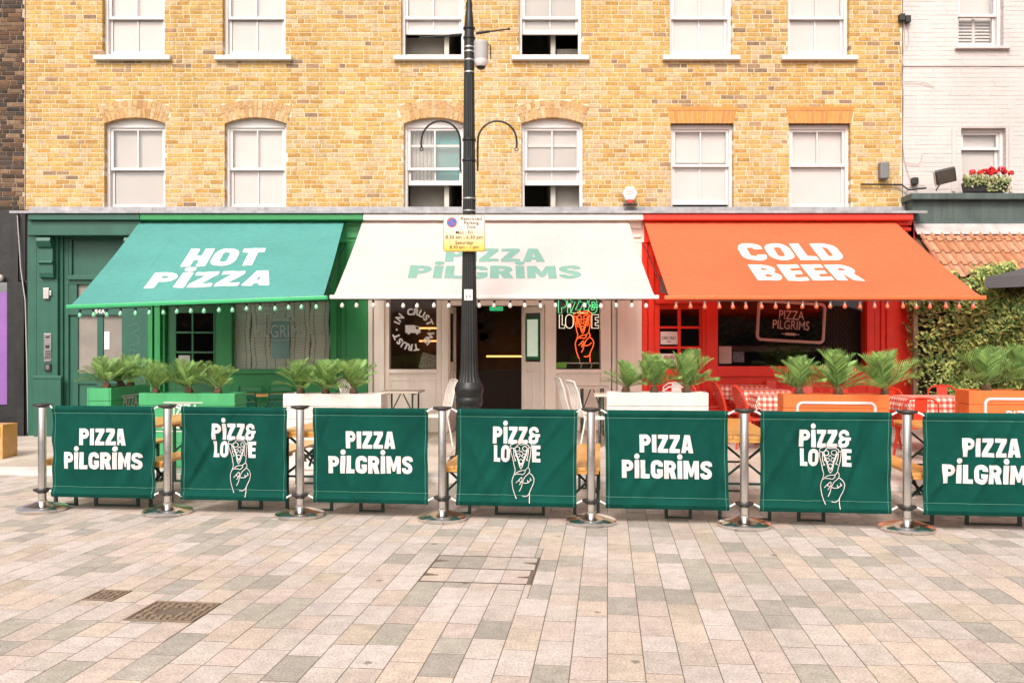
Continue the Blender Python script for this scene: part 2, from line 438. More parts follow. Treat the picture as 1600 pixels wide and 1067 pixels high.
def sett_mesh(w, l, ch=0.001):
    """chamfered stone, centred, top at z = 0"""
    a, b = w / 2, l / 2
    vs = [(sx * a, sy * b, -0.05) for sx, sy in ((-1, -1), (1, -1), (1, 1), (-1, 1))] + [(sx * a, sy * b, -ch) for sx, sy in ((-1, -1), (1, -1), (1, 1), (-1, 1))] + \
         [(sx * (a - ch), sy * (b - ch), 0) for sx, sy in ((-1, -1), (1, -1), (1, 1), (-1, 1))]
    fs = [(0, 1, 5, 4), (1, 2, 6, 5), (2, 3, 7, 6), (3, 0, 4, 7), (4, 5, 9, 8), (5, 6, 10, 9), (6, 7, 11, 10), (7, 4, 8, 11), (8, 9, 10, 11)]
    return vs, fs

# covers let into the paving: (u0, u1, v0, v1)
def rect_uv(x, y, w, d):
    u, v = xy2uv(x, y); return (u - w / 2, u + w / 2, v - d / 2, v + d / 2)
COV_S = rect_uv(-2.55, 5.36, 0.21, 0.22)
COV_L = rect_uv(-2.00, 5.03, 0.42, 0.37)
COV_T = rect_uv(-0.21, 6.00, 0.765, 0.72)
HOLES = [COV_S, COV_L, COV_T]
BAND = (7.86, 8.10)                                  # plain channel stones behind the barrier
def cut(r, h):
    u0, u1, v0, v1 = r; a0, a1, b0, b1 = h
    if u1 <= a0 or u0 >= a1 or v1 <= b0 or v0 >= b1: return [r]
    out = []
    if u0 < a0: out.append((u0, a0, v0, v1))
    if u1 > a1: out.append((a1, u1, v0, v1))
    m0, m1 = max(u0, a0), min(u1, a1)
    if v0 < b0: out.append((m0, m1, v0, b0))
    if v1 > b1: out.append((m0, m1, b1, v1))
    return [q for q in out if q[1] - q[0] > 0.02 and q[3] - q[2] > 0.02]

JT = 0.005
setts = []
PW = 0.1795
for ci in range(-58, 58):
    v = 0.3 + rng.uniform(0, 0.33)
    while v < VK:
        l = rng.choice((0.30, 0.33, 0.33, 0.35, 0.24))
        r = [(ci * PW, (ci + 1) * PW, v, min(v + l, VK))]
        for h in HOLES + [(-99, 99, *BAND)]: r = [q for k in r for q in cut(k, h)]
        for q in r:
            if q[3] - q[2] < 0.03: continue
            cx, cy = uv2xy((q[0] + q[1]) / 2, (q[2] + q[3]) / 2)
            if abs(cx) > 8.6: continue
            whole = abs(q[3] - q[2] - l) < 1e-4 and abs(q[1] - q[0] - PW) < 1e-4
            px = 800 + FPX * cx / cy if cy > 0.5 else -9e3; py = 545 + FPX * CAMZ / max(cy, 0.5)
            vis = -20 < px < 1620 and py < 1085
            setts.append((cy if (vis and whole) else 1e3 + cy, q, cx, cy, l))
        v += l
setts.sort(key=lambda s: s[0])
rest = MB(); mcache = {}
for k, (key, q, cx, cy, l) in enumerate(setts):
    col = pick_col()
    dz = rng.uniform(-0.0002, 0.0012)
    if k < 300:
        kk = (l, col)
        if kk not in mcache:
            vs, fs = sett_mesh(PW - JT, l - .010)
            m = MB(); m.add(vs, fs, col); o = m.build('sett', PAVER, street); mcache[kk] = o.data
        else:
            o = bpy.data.objects.new('sett', mcache[kk]); COL.objects.link(o); adopt(o, street)
        o.location = (cx, cy, dz); o.rotation_euler = (rng.uniform(-.0015, .0015), rng.uniform(-.002, .002), -TH)
    else:
        vs, fs = sett_mesh(q[1] - q[0] - JT, q[3] - q[2] - .010)
        rest.add([(cx + x * CT + y * ST, cy - x * ST + y * CT, z + dz) for x, y, z in vs], fs, col)
rest.build('setts', PAVER, street, kind='stuff')
# channel stones
u = -9.0
while u < 9.0:
    l = rng.uniform(0.85, 1.0); a = rng.uniform(0.92, 1.06)
    vs, fs = sett_mesh(l - JT, BAND[1] - BAND[0] - JT)
    cx, cy = uv2xy(u + l / 2, sum(BAND) / 2)
    m = MB(); m.add([(cx + x * CT + y * ST, cy - x * ST + y * CT, z) for x, y, z in vs], fs, (0.42 * a, 0.37 * a, 0.31 * a))
    m.build('channel_stone', PAVER, street); u += l

# iron covers
def frame_uv(r, z=0.0):
    cx, cy = uv2xy((r[0] + r[1]) / 2, (r[2] + r[3]) / 2)
    return lambda a, b, c: (cx + a * CT + b * ST, cy - a * ST + b * CT, z + c), (cx, cy, 0), (r[1] - r[0]) / 2, (r[3] - r[2]) / 2
def iron_cover(r, label, nx, ny):
    fn, loc, a, b = frame_uv(r)
    t = thing('access_cover', label, 'manhole cover', loc)
    def bx(mb, x0, x1, y0, y1, z0, z1):
        mb.add([fn(x, y, z) for z in (z0, z1) for x, y in ((x0, y0), (x1, y0), (x1, y1), (x0, y1))],
               [(0, 3, 2, 1), (4, 5, 6, 7), (0, 1, 5, 4), (1, 2, 6, 5), (2, 3, 7, 6), (3, 0, 4, 7)])
    m = MB(); bx(m, -a + .003, a - .003, -b + .003, b - .003, -0.05, 0.0005); m.build('plate', CASTIRON, t)
    m = MB(); w = 0.016
    bx(m, -a + .004, a - .004, -b + .004, -b + w, -0.03, 0.005); bx(m, -a + .004, a - .004, b - w, b - .004, -0.03, 0.005)
    bx(m, -a + .004, -a + w, -b + w + .001, b - w - .001, -0.03, 0.005); bx(m, a - w, a - .004, -b + w + .001, b - w - .001, -0.03, 0.005)
    m.build('frame', CAST_HI, t)
    m = MB(); A = a - w - .012; Bq = b - w - .012
    for i in range(nx):
        for j in range(ny):
            if nx > 4 and 0.3 < (i + .5) / nx < 0.72 and 0.25 < (j + .5) / ny < 0.7: continue
            x0 = -A + 2 * A * i / nx; y0 = -Bq + 2 * Bq * j / ny; dx = 2 * A / nx; dy = 2 * Bq / ny
            if (i + j) % 2: bx(m, x0 + dx * .1, x0 + dx * .9, y0 + dy * .3, y0 + dy * .7, -0.002, 0.0055)
            else: bx(m, x0 + dx * .3, x0 + dx * .7, y0 + dy * .1, y0 + dy * .9, -0.002, 0.0055)
    m.build('tread', CAST_HI, t)
    m = MB()
    for sx in ((-1, 1) if nx > 4 else (1,)):
        m = MB(); m.lathe([(0.017, -0.002), (0.017, 0.006), (0.006, 0.0065)], 12, fn(sx * a * .32, -b * .2 * sx, 0)); m.build('key_hole', CAST_HI if nx > 4 else CASTIRON, t)
iron_cover(COV_S, 'small rusty iron cover set in the paving beside a larger one', 4, 4)
iron_cover(COV_L, 'larger brown cast iron access cover with raised tread blocks', 8, 7)
fn, loc, a, b = frame_uv(COV_T)
t = thing('recessed_cover', 'recessed access cover filled with paving stones, thin metal rim and corner lifting keys', 'manhole cover', loc)
RIM = pm('rusty_rim', (0.16, 0.12, 0.085), 0.6, 0.3, 12, 0.3, metal=0.5)
def bxf(mb, x0, x1, y0, y1, z0, z1, col=None):
    mb.add([fn(x, y, z) for z in (z0, z1) for x, y in ((x0, y0), (x1, y0), (x1, y1), (x0, y1))],
           [(0, 3, 2, 1), (4, 5, 6, 7), (0, 1, 5, 4), (1, 2, 6, 5), (2, 3, 7, 6), (3, 0, 4, 7)], col)
m = MB(); w = 0.009
bxf(m, -a, a, -b, -b + w, -.05, .003); bxf(m, -a, a, b - w, b, -.05, .003); bxf(m, -a, -a + w, -b + w, b - w, -.05, .003); bxf(m, a - w, a, -b + w, b - w, -.05, .003)
bxf(m, -a + w, a - w, -.006, .006, -.05, .0025)
m.build('rim', RIM, t)
for row in (0, 1):
    x = -a + w + .002
    while x < a - w - 0.03:
        l = min(rng.choice((0.18, 0.18, 0.2)), a - w - x)
        m = MB(); y0, y1 = ((-b + w + .003, -.009) if row == 0 else (.009, b - w - .003))
        bxf(m, x, x + l - .004, y0, y1, -.04, .0006, pick_col()); m.build('inset_paver', PAVER, t); x += l
for sx in (-1, 1):
    for sy in (-1, 1):
        m = MB(); x0 = sx * (a - .012); y0 = sy * b * .52
        m.add([fn(x0, y0 - .035, .004), fn(x0, y0 + .035, .004), fn(x0 - sx * .1, y0 + .01 * sy, .004), fn(x0, y0 - .035, -.02), fn(x0, y0 + .035, -.02), fn(x0 - sx * .1, y0 + .01 * sy, -.02)],
              [(0, 1, 2), (5, 4, 3), (0, 3, 4, 1), (1, 4, 5, 2), (2, 5, 3, 0)])
        m.build('lifting_key', CASTIRON, t)

# ---- pavement behind the kerb
m = MB()
ring = []
for u in [-10 + i for i in range(22)]:
    for v in (VK + .02, 15.6):
        x, y = uv2xy(u, v); ring.append((x, y, pave_z(x, y) - 0.008))
n = len(ring) // 2
m.add(ring, [(2 * i, 2 * i + 2, 2 * i + 3, 2 * i + 1) for i in range(n - 1)])
m.add([(x, y, z) for x, y, z in ring[0::2]] + [(x, y, -.1) for x, y, z in ring[0::2]], [(i, i + 1, n + i + 1, n + i) for i in range(n - 1)])
pavement = struct(m.build('pavement', MORTAR))
def stone(parent, name, u0, u1, v0, v1, col, mat, drop=0.0, th=0.06):
    q = 0.003
    P = []
    for z in (-th, -0.004, 0):
        e = q + (0.004 if z == 0 else 0)
        for u, v in ((u0 + e, v0 + e), (u1 - e, v0 + e), (u1 - e, v1 - e), (u0 + e, v1 - e)):
            x, y = uv2xy(u, v); P.append((x, y, pave_z(x, y) + z - drop))
    m = MB(); m.add(P, [(0, 1, 5, 4), (1, 2, 6, 5), (2, 3, 7, 6), (3, 0, 4, 7), (4, 5, 9, 8), (5, 6, 10, 9), (6, 7, 11, 10), (7, 4, 8, 11), (8, 9, 10, 11)], col)
    return m.build(name, mat, parent)
kerb_m = MB(); c = [uv2xy(-10, VK), uv2xy(11, VK), uv2xy(11, VK + .3), uv2xy(-10, VK + .3)]
kerb_m.add([(x, y, -.1) for x, y in c] + [(x, y, .03) for x, y in c], [(0, 3, 2, 1), (4, 5, 6, 7), (0, 1, 5, 4), (1, 2, 6, 5), (2, 3, 7, 6), (3, 0, 4, 7)])
kerb = struct(kerb_m.build('kerb', MORTAR))
u = -9.6
while u < 9.5:
    a = rng.uniform(.94, 1.05); stone(kerb, 'kerb_stone', u, u + 0.9, VK - .012, VK + .30, (.60 * a, .56 * a, .52 * a), SLAB, th=.13); u += 0.9
row = 0; v = VK + .305
while v < 15.2:
    u = -9.8 + (row % 2) * .3
    while u < 9.8:
        l = rng.choice((.6, .6, .75)); a = rng.uniform(.86, 1.08)
        x, y = uv2xy(u + l / 2, v + .3)
        if y < 14.5 and abs(x) < 9.6: stone(pavement, 'paving_slab', u, u + l, v, v + .6, (.52 * a, .455 * a, .385 * a), SLAB)
        u += l
    v += .6; row += 1
# ================================================================== BUILDINGS
YW = 14.30                                           # brick face
def fx(px): return mx(px, YW)
def fz(py): return mz(py, YW)
BRICK = pm('stock_brick', (0.5, 0.33, 0.13), 0.85, 0.30, 26, 0.5, 80, attr=True, fine=0.2, spec=0.2, fscale=90, streak=0.12)
LIMEM = pm('lime_mortar', (0.68, 0.575, 0.43), 0.9, 0.14, 6, 0.3)
GREYM = pm('grey_mortar', (0.48, 0.38, 0.29), 0.9, 0.14, 6, 0.3)
CREAMP = pm('painted_wall', (0.57, 0.52, 0.495), 0.7, 0.05, 2, 0.12, 40)
RUBBED = pm('red_rubber_brick', (0.60, 0.24, 0.07), 0.85, 0.14, 16, 0.3, 80, attr=True, fine=0.1, spec=0.25)

weather(BRICK, 0.84, 1.06, 0.8, (1, 1, .6)); weather(CREAMP, 0.90, 1.03, 0.9, (1, 1, .4))
def rect_hole(x0, x1, z0, z1): return lambda z: (x0, x1) if z0 < z < z1 else None
def trap_hole(x0, x1, w, z0, z1): return lambda z: (x0 - w * (z - z0) / (z1 - z0), x1 + w * (z - z0) / (z1 - z0)) if z0 < z < z1 else None

def lay_bricks(x0, x1, z0, z1, holes, colour, course=.075, joint=.0125, stretch=.225, head=.1125):
    out = []; n = int((z1 - z0) / course); rr = random.Random(5)
    for i in range(n):
        za = z0 + i * course; zm = za + course / 2; x = x0 - rr.uniform(0, .2); k = i
        blocked = [b for b in (h(zm) for h in holes) if b]
        while x < x1:
            l = stretch if k % 2 else head
            if rr.random() < .28: l = stretch
            segs = [(max(x, x0), min(x + l, x1) - joint)]
            for b in blocked:
                new = []
                for s0, s1 in segs:
                    if s1 <= b[0] or s0 >= b[1]: new.append((s0, s1)); continue
                    if s0 < b[0]: new.append((s0, b[0]))
                    if s1 > b[1]: new.append((b[1], s1))
                segs = new
            for s0, s1 in segs:
                if s1 - s0 > .03: out.append((s0, s1, za, za + course - joint, colour((s0 + s1) / 2, zm, rr), (s0, s1) == (x, x + l - joint)))
            x += l; k += 1
    return out

def brick_box(mb, x0, x1, z0, z1, y, col, rr, dep=.10):
    ch = .003; y += rr.uniform(-.002, .002)
    vs = [(x0, y + dep, z0), (x1, y + dep, z0), (x1, y + dep, z1), (x0, y + dep, z1), (x0, y + ch, z0), (x1, y + ch, z0), (x1, y + ch, z1), (x0, y + ch, z1),
          (x0 + ch, y, z0 + ch), (x1 - ch, y, z0 + ch), (x1 - ch, y, z1 - ch), (x0 + ch, y, z1 - ch)]
    mb.add(vs, [(0, 1, 5, 4), (1, 2, 6, 5), (2, 3, 7, 6), (3, 0, 4, 7), (4, 5, 9, 8), (5, 6, 10, 9), (6, 7, 11, 10), (7, 4, 8, 11), (8, 9, 10, 11)], col)

def backing(mb, x0, x1, z0, z1, y0, y1, rects):
    xs = sorted({x0, x1, *[r[0] for r in rects], *[r[1] for r in rects]}); zs = sorted({z0, z1, *[r[2] for r in rects], *[r[3] for r in rects]})
    for i in range(len(zs) - 1):
        run = None
        for k in range(len(xs) - 1):
            cx = (xs[k] + xs[k + 1]) / 2; cz = (zs[i] + zs[i + 1]) / 2
            solid = x0 < cx < x1 and z0 < cz < z1 and not any(r[0] < cx < r[1] and r[2] < cz < r[3] for r in rects)
            if solid: run = (run[0], xs[k + 1]) if run else (xs[k], xs[k + 1])
            if run and (not solid or k == len(xs) - 2): mb.box(run[0], run[1], y0, y1, zs[i], zs[i + 1]); run = None

# ---- yellow stock brick building
BX0, BX1, BZ0, BZ1 = fx(40), fx(1410), 3.72, 9.3
low = [(163, 258, 'a'), (351, 447, 'a'), (631, 726, 'a'), (815, 911, 'a'), (1048, 1146, 'f'), (1233, 1329, 'f')]
up = [(160, 257), (348, 446), (627, 725), (811, 909), (1046, 1144), (1231, 1327)]
LZ0, LZ1 = fz(327), fz(193)                          # lower row opening, springing line
holes, rects = [], []
ARR = .10                                            # rise of the segmental arches
archs = []
for p0, p1, kind in low:
    x0, x1 = fx(p0), fx(p1)
    rects.append((x0 - .008, x1 + .008, LZ0 - .1, LZ1 + (.11 if kind == 'a' else .0)))
    holes.append(rect_hole(x0, x1, 0, LZ1))
    if kind == 'a':
        cx = (x0 + x1) / 2; h = (x1 - x0) / 2; r = (h * h + ARR * ARR) / (2 * ARR); cz = LZ1 + ARR - r
        archs.append((cx, cz, r, h, x0, x1))
        def ah(z, cx=cx, cz=cz, r=r, h=h):
            ro = r + .30
            if z <= LZ1 - .02 or z > cz + ro: return None
            # ends of the arch follow the skewback lines
            half = math.sqrt(max(0, ro * ro - (z - cz) ** 2))
            sk = h * (z - cz) / (LZ1 - cz)
            w = min(half, sk)
            return (cx - w, cx + w)
        holes.append(ah)
    else:
        holes.append(trap_hole(x0 - .01, x1 + .01, .055, LZ1, LZ1 + .285))
UZ0, UZ1 = fz(86), fz(86) + 1.66
for p0, p1 in up:
    rects.append((fx(p0) - .008, fx(p1) + .008, UZ0, UZ1)); holes.append(rect_hole(fx(p0), fx(p1), UZ0 - .09, UZ1))

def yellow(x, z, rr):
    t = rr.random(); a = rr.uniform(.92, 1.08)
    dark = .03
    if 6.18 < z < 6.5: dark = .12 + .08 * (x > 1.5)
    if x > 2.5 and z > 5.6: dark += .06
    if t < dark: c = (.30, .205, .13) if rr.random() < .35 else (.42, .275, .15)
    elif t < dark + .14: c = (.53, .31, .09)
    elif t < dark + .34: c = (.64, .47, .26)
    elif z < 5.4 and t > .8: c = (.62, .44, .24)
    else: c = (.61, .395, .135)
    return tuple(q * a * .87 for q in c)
bld = thing('brick_building', 'yellow stock brick building with white sash windows above the three shopfronts', 'building', (fx(725), YW, 0))
m = MB(); backing(m, BX0, BX1, BZ0, BZ1, YW + .006, YW + .30, rects); wall = m.build('wall', LIMEM, bld)
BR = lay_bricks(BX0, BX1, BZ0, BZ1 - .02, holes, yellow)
full = [b for b in BR if b[5] and b[3] < 7.4]
full.sort(key=lambda b: -(b[1] - b[0]) * 10 + math.hypot(b[0] + .6, b[2] - 5.6))
single = set(full[:300]); m = MB(); rr = random.Random(3); bc = {}
for b in BR:
    if b in single:
        q = tuple(round(v, 2) for v in b[4]); key = (round(b[1] - b[0], 3), rr.randrange(14))
        if key not in bc:
            k = MB(); brick_box(k, 0, b[1] - b[0], 0, b[3] - b[2], 0, b[4], rr); o = k.build('brick', BRICK, wall); bc[key] = o.data
        else:
            o = bpy.data.objects.new('brick', bc[key]); COL.objects.link(o); adopt(o, wall)
        o.location = (b[0], YW + rr.uniform(-.002, .002), b[2])
    else: brick_box(m, b[0], b[1], b[2], b[3], YW, b[4], rr)
m.build('bricks', BRICK, wall, kind='stuff')
# voussoirs
for cx, cz, r, h, x0, x1 in archs:
    am = MB(); am.box(x0 - .02, x1 + .02, YW + .007, YW + .28, LZ1 + ARR + .012, LZ1 + ARR + .29); arch = am.build('arch', LIMEM, bld)
    a0 = math.asin(h / r); N = 15
    for k in range(N):
        ta = -a0 + 2 * a0 * k / N + .0018; tb = -a0 + 2 * a0 * (k + 1) / N - .0018
        split = .155 + .05 * (k % 2)
        for ra, rb in ((r, r + split - .007), (r + split, r + .295)):
            P = [(cx + q * math.sin(t), cz + q * math.cos(t)) for q, t in ((ra, ta), (ra, tb), (rb, tb), (rb, ta))]
            k2 = MB(); a = rr.uniform(.9, 1.1); c = rr.choice(((.54, .345, .16), (.56, .385, .21), (.50, .295, .13)))
            k2.prism(P, lambda u, v, w: (u, YW - .002 + w, v), .11, tuple(q * a for q in c)); k2.build('brick', BRICK, arch)
for p0, p1, kind in low:
    if kind != 'f': continue
    x0, x1 = fx(p0) - .01, fx(p1) + .01
    am = MB(); am.prism([(x0, LZ1 + .004), (x1, LZ1 + .004), (x1 + .05, LZ1 + .28), (x0 - .05, LZ1 + .28)], lambda u, v, w: (u, YW + .008 + w, v), .2); arch = am.build('arch', LIMEM, bld)
    N = 14; zt = LZ1 + .205
    ex = lambda s, z: (x0 + x1) / 2 + s * ((x1 - x0) / 2 + .055 * (z - LZ1) / .285)
    for k in range(N):
        s0 = -1 + 2 * k / N + .008; s1 = -1 + 2 * (k + 1) / N - .008
        a = rr.uniform(.88, 1.12); k2 = MB()
        k2.prism([(ex(s0, LZ1), LZ1), (ex(s1, LZ1), LZ1), (ex(s1, zt), zt), (ex(s0, zt), zt)], lambda u, v, w: (u, YW - .003 + w, v), .11, (.60 * a, .25 * a, .07 * a)); k2.build('brick', RUBBED, arch)
    for k in range(5):
        s0 = -1 + 2 * k / 5 + .006; s1 = -1 + 2 * (k + 1) / 5 - .006; za, zb = zt + .01, LZ1 + .28; a = rr.uniform(.88, 1.1); k2 = MB()
        k2.prism([(ex(s0, za), za), (ex(s1, za), za), (ex(s1, zb), zb), (ex(s0, zb), zb)], lambda u, v, w: (u, YW - .003 + w, v), .11, (.60 * a, .25 * a, .07 * a)); k2.build('brick', RUBBED, arch)

BLIND = pm('white_blind', (0.70, 0.665, 0.65), 0.8, 0.04, 2, 0)
GREYBL = pm('pale_grey_blind', (0.58, 0.55, 0.535), 0.8, 0.06, 2, 0)
WCOUNT = [0]; BLINDS = [GREYBL] + [pm('blind_tone_%d' % k, c, 0.8, 0.06, 2, 0) for k, c in enumerate(((.63, .60, .585), (.52, .505, .485), (.66, .60, .58)))]
TEAL = pm('teal_curtain', (0.10, 0.33, 0.33), 0.8, 0.25, 3, 0.2, 12)
DRAPE = pm('grey_curtain', (0.42, 0.42, 0.39), 0.8, 0.3, 3, 0.3, 10)
PANE = glass_mat('sash_glass', (0.97, 0.965, 0.955), 1.2)
def sash(mb, x0, x1, z0, z1, y, bar=True, st=.045, br=.06):
    mb.box(x0, x0 + st, y, y + .04, z0, z1); mb.box(x1 - st, x1, y, y + .04, z0, z1)
    mb.box(x0 + st, x1 - st, y + .001, y + .039, z0, z0 + br); mb.box(x0 + st, x1 - st, y + .001, y + .039, z1 - .04, z1)
    if bar: cx = (x0 + x1) / 2; mb.box(cx - .011, cx + .011, y + .004, y + .036, z0 + br, z1 - .04)
def sash_window(root, x0, x1, z0, z1, zr, opened=0.0, blind='full', sill=None, bars=(True, True), head=.05, y=YW + .10, arch=0.0, slats=False):
    m = MB(); j = .05
    m.box(x0 - .02, x0 + j, y, y + .13, z0, z1 + arch + .01); m.box(x1 - j, x1 + .02, y, y + .13, z0, z1 + arch + .01)
    m.box(x0 + j, x1 - j, y + .002, y + .128, z1 - head, z1 + arch + .01)
    m.box(x0 + j, x1 - j, y - .01, y + .14, z0 - .03, z0 + .035)
    w = m.build('window', WHITE, root, bevel=.004)
    a, b = x0 + j + .002, x1 - j - .002
    m = MB(); sash(m, a, b, zr, z1 - head, y + .025, bars[0], br=.045); m.build('upper_sash', WHITE, w)
    zb = z0 + .035 + opened; zt = zr + .045 + opened
    m = MB(); sash(m, a, b, zb, min(zt, z1 - head), y + .072, bars[1], br=.075); m.build('lower_sash', WHITE, w)
    cx = (a + b) / 2
    for s0, s1 in ((a + .045, cx - .011), (cx + .011, b - .045)) if bars[0] else ((a + .045, b - .045),):
        m = MB(); m.box(s0, s1, y + .043, y + .047, zr + .045, z1 - head - .04); m.build('pane', PANE, w)
    for s0, s1 in ((a + .045, cx - .011), (cx + .011, b - .045)) if bars[1] else ((a + .045, b - .045),):
        m = MB(); m.box(s0, s1, y + .090, y + .094, zb + .075, min(zt, z1 - head) - .04); m.build('pane', PANE, w)
    if blind:
        zlo = {'full': z0 + .03, 'slot': z0 + .105, 'raised': zb + .02, 'teal': zb + .02}.get(blind, z0 + .03)
        if blind == 'teal':
            m = MB(); m.box(cx - .05, b + .02, y + .165, y + .17, zlo, z1); m.build('curtain', TEAL, w)
            m = MB()
            for k in range(7): m.tube([(a + .03 + k * .065, y + .18, zlo), (a + .025 + k * .066, y + .185, z1)], .036, 8)
            m.build('curtain', DRAPE, w, smooth=True)
        elif slats:
            m = MB()
            for k in range(int((zr - z0) / .055)):
                zc = z0 + .06 + k * .055; m.add([(a + .02, y + .15, zc), (b - .02, y + .15, zc), (b - .02, y + .18, zc + .05), (a + .02, y + .18, zc + .05), (a + .02, y + .155, zc - .006), (b - .02, y + .155, zc - .006), (b - .02, y + .185, zc + .044), (a + .02, y + .185, zc + .044)],
                    [(0, 1, 2, 3), (7, 6, 5, 4), (0, 4, 5, 1), (2, 6, 7, 3)])
            m.box(cx - .02, cx + .03, y + .14, y + .19, z0 + .04, zr); m.build('shutter', WHITE, w)
            m = MB(); m.box(a, b, y + .2, y + .21, z0, z1); m.build('blind', BLIND, w)
        else:
            m = MB(); m.box(a - .03, b + .03, y + .100, y + .104, zlo, z1); m.build('blind', BLINDS[(WCOUNT[0] * 5 + 2) % 4] if blind in ('raised', 'grey') else BLIND, w); WCOUNT[0] += 1
    if sill:
        m = MB(); m.box(x0 - sill, x1 + sill, YW - .085, y + .02, z0 - .105, z0 - .032); m.build('sill', WHITE, w, bevel=.008)
    return w
zr = fz(264)
for (p0, p1, kind), (op, bl, bars) in zip(low, ((0, 'grey', (True, False)), (0, 'grey', (True, True)), (.40, 'teal', (True, True)), (.40, 'raised', (True, True)), (.07, 'slot', (True, True)), (0, 'full', (True, False)))):
    sash_window(bld, fx(p0), fx(p1), LZ0, LZ1, zr + (.06 if kind == 'f' else 0), op, bl, None, bars, arch=ARR if kind == 'a' else 0, head=.05 if kind == 'a' else .075)
for (p0, p1), op, bl in zip(up, (0, 0, .37, .37, 0, 0), ('grey', 'grey', 'raised', 'raised', 'full', 'full')):
    sash_window(bld, fx(p0), fx(p1), UZ0, UZ1, fz(26), op, bl, .12)
m = MB()                                              # rooms behind the open sashes
m.box(BX0 + .1, BX1 - .1, 17.4, 17.5, 3.75, 9.25); m.box(BX0 + .1, BX1 - .1, 14.62, 17.4, 3.72, 3.80); m.box(BX0 + .1, BX1 - .1, 14.62, 17.4, 6.0, 6.1); m.box(BX0, BX1, 14.2, 17.5, 9.3, 9.4)
for px in (40, 300, 540, 690, 770, 860, 980, 1190, 1408): m.box(fx(px) + .02, fx(px) + .1, 14.62, 17.4, 3.8, 9.25)
m.build('room_shell', pm('room_paint', (0.50, 0.48, 0.42), 0.9, 0.3, 1.0), bld)
for q in ((872, 908, 14.78, 6.1, 6.75), (628, 690, 14.80, 6.1, 6.95), (868, 908, 14.75, 3.8, 4.5), (634, 700, 14.9, 3.8, 4.6)): m = MB(); m.box(fx(q[0]), fx(q[1]), q[2], q[2] + .1, q[3], q[4]); m.build('sky_catch_board', pm('grey_board', (0.36, 0.34, 0.30), 0.8), bld)  # grey boards added close behind the open sashes to catch sky light
# lead flashing over the shop cornices, one strip for each length
xs = [36, 232, 410, 575, 760, 905, 1010, 1180, 1300, 1432]
for a, b in zip(xs[:-1], xs[1:]):
    x0, x1 = mx(a, 14.1), mx(b, 14.1) - .004
    m = MB(); m.prism([(14.315, 3.79), (14.29, 3.93), (14.275, 3.93), (14.265, 3.865), (13.72, 3.775), (13.715, 3.735), (13.73, 3.735), (13.74, 3.765)], lambda u, v, w: (x0 + w, u, v), x1 - x0)
    m.build('flashing', LEAD, bld)

# ---- dark brown brick building at the left
dk = thing('dark_brick_building', 'sooty dark brown brick building with a black shopfront and purple door', 'building', (mx(-40, YW), YW, 0))
x0, x1 = fx(-150), BX0 - .012
m = MB(); m.box(x0, x1, YW + .001, YW + .3, 3.72, 9.3); w = m.build('wall', GREYM, dk)
def sooty(x, z, rr):
    a = rr.uniform(.7, 1.25); return tuple(q * a for q in rr.choice(((.10, .06, .04), (.07, .05, .037), (.15, .085, .05), (.06, .05, .042), (.20, .13, .08))))
L = lay_bricks(x0, x1, 3.74, 9.28, [], sooty)
m = MB()
n1 = 0
for b in sorted(L, key=lambda b: -b[1]):
    if n1 < 150 and b[1] > fx(4) and b[3] < 7.5:
        k = MB(); brick_box(k, *b[:4], YW - .012, b[4], rr); k.build('brick', BRICK, w); n1 += 1
    else: brick_box(m, *b[:4], YW - .012, b[4], rr)
m.build('bricks', BRICK, w, kind='stuff')
SHOPBLK = pm('black_shop_paint', (0.016, 0.016, 0.016), 0.45, 0.4, 6, 0.3, 30, streak=0.3)
Y = 14.12; sx = lambda p: mx(p, Y); sz = lambda p: mz(p, Y)
m = MB(); m.box(sx(-140), sx(28), Y, Y + .2, sz(440), 3.86); m.box(sx(12), sx(38), Y - .02, Y + .2, .1, sz(440) - .003); m.box(sx(38), sx(47), Y + .03, Y + .2, .1, 3.80)
m.box(sx(28), sx(40), Y + .03, Y + .2, sz(438), 3.86); m.box(sx(-140), sx(12), Y, Y + .2, .1, sz(632))
m.build('shopfront', SHOPBLK, dk)
m = MB(); m.box(sx(-60), sx(11), Y + .05, Y + .1, sz(632), sz(456)); m.build('door', pm('purple_paint', (0.25, 0.11, 0.36), 0.5, 0.08, 3, 0.05), dk)
m = MB(); m.lathe([(.001, -.06), (.03, -.052), (.052, -.02), (.056, .01), (.04, .042), (.001, .058)], 14, (sx(5), Y - .08, sz(435))); m.box(sx(5) - .012, sx(5) + .012, Y - .03, Y + .01, sz(435) - .02, sz(435) + .02); m.build('lamp_globe', pm('opal_glass', (0.5, 0.48, 0.45), 0.3), dk, smooth=True)
m = MB(); m.tube([(sx(28), Y - .015, sz(337)), (sx(34), Y - .03, sz(420)), (sx(41), Y - .03, sz(470)), (sx(43), Y - .02, sz(560)), (sx(45), Y - .02, .15)], .009, 6); m.build('cable', pm('grey_cable', (0.45, 0.42, 0.38), 0.7), dk)

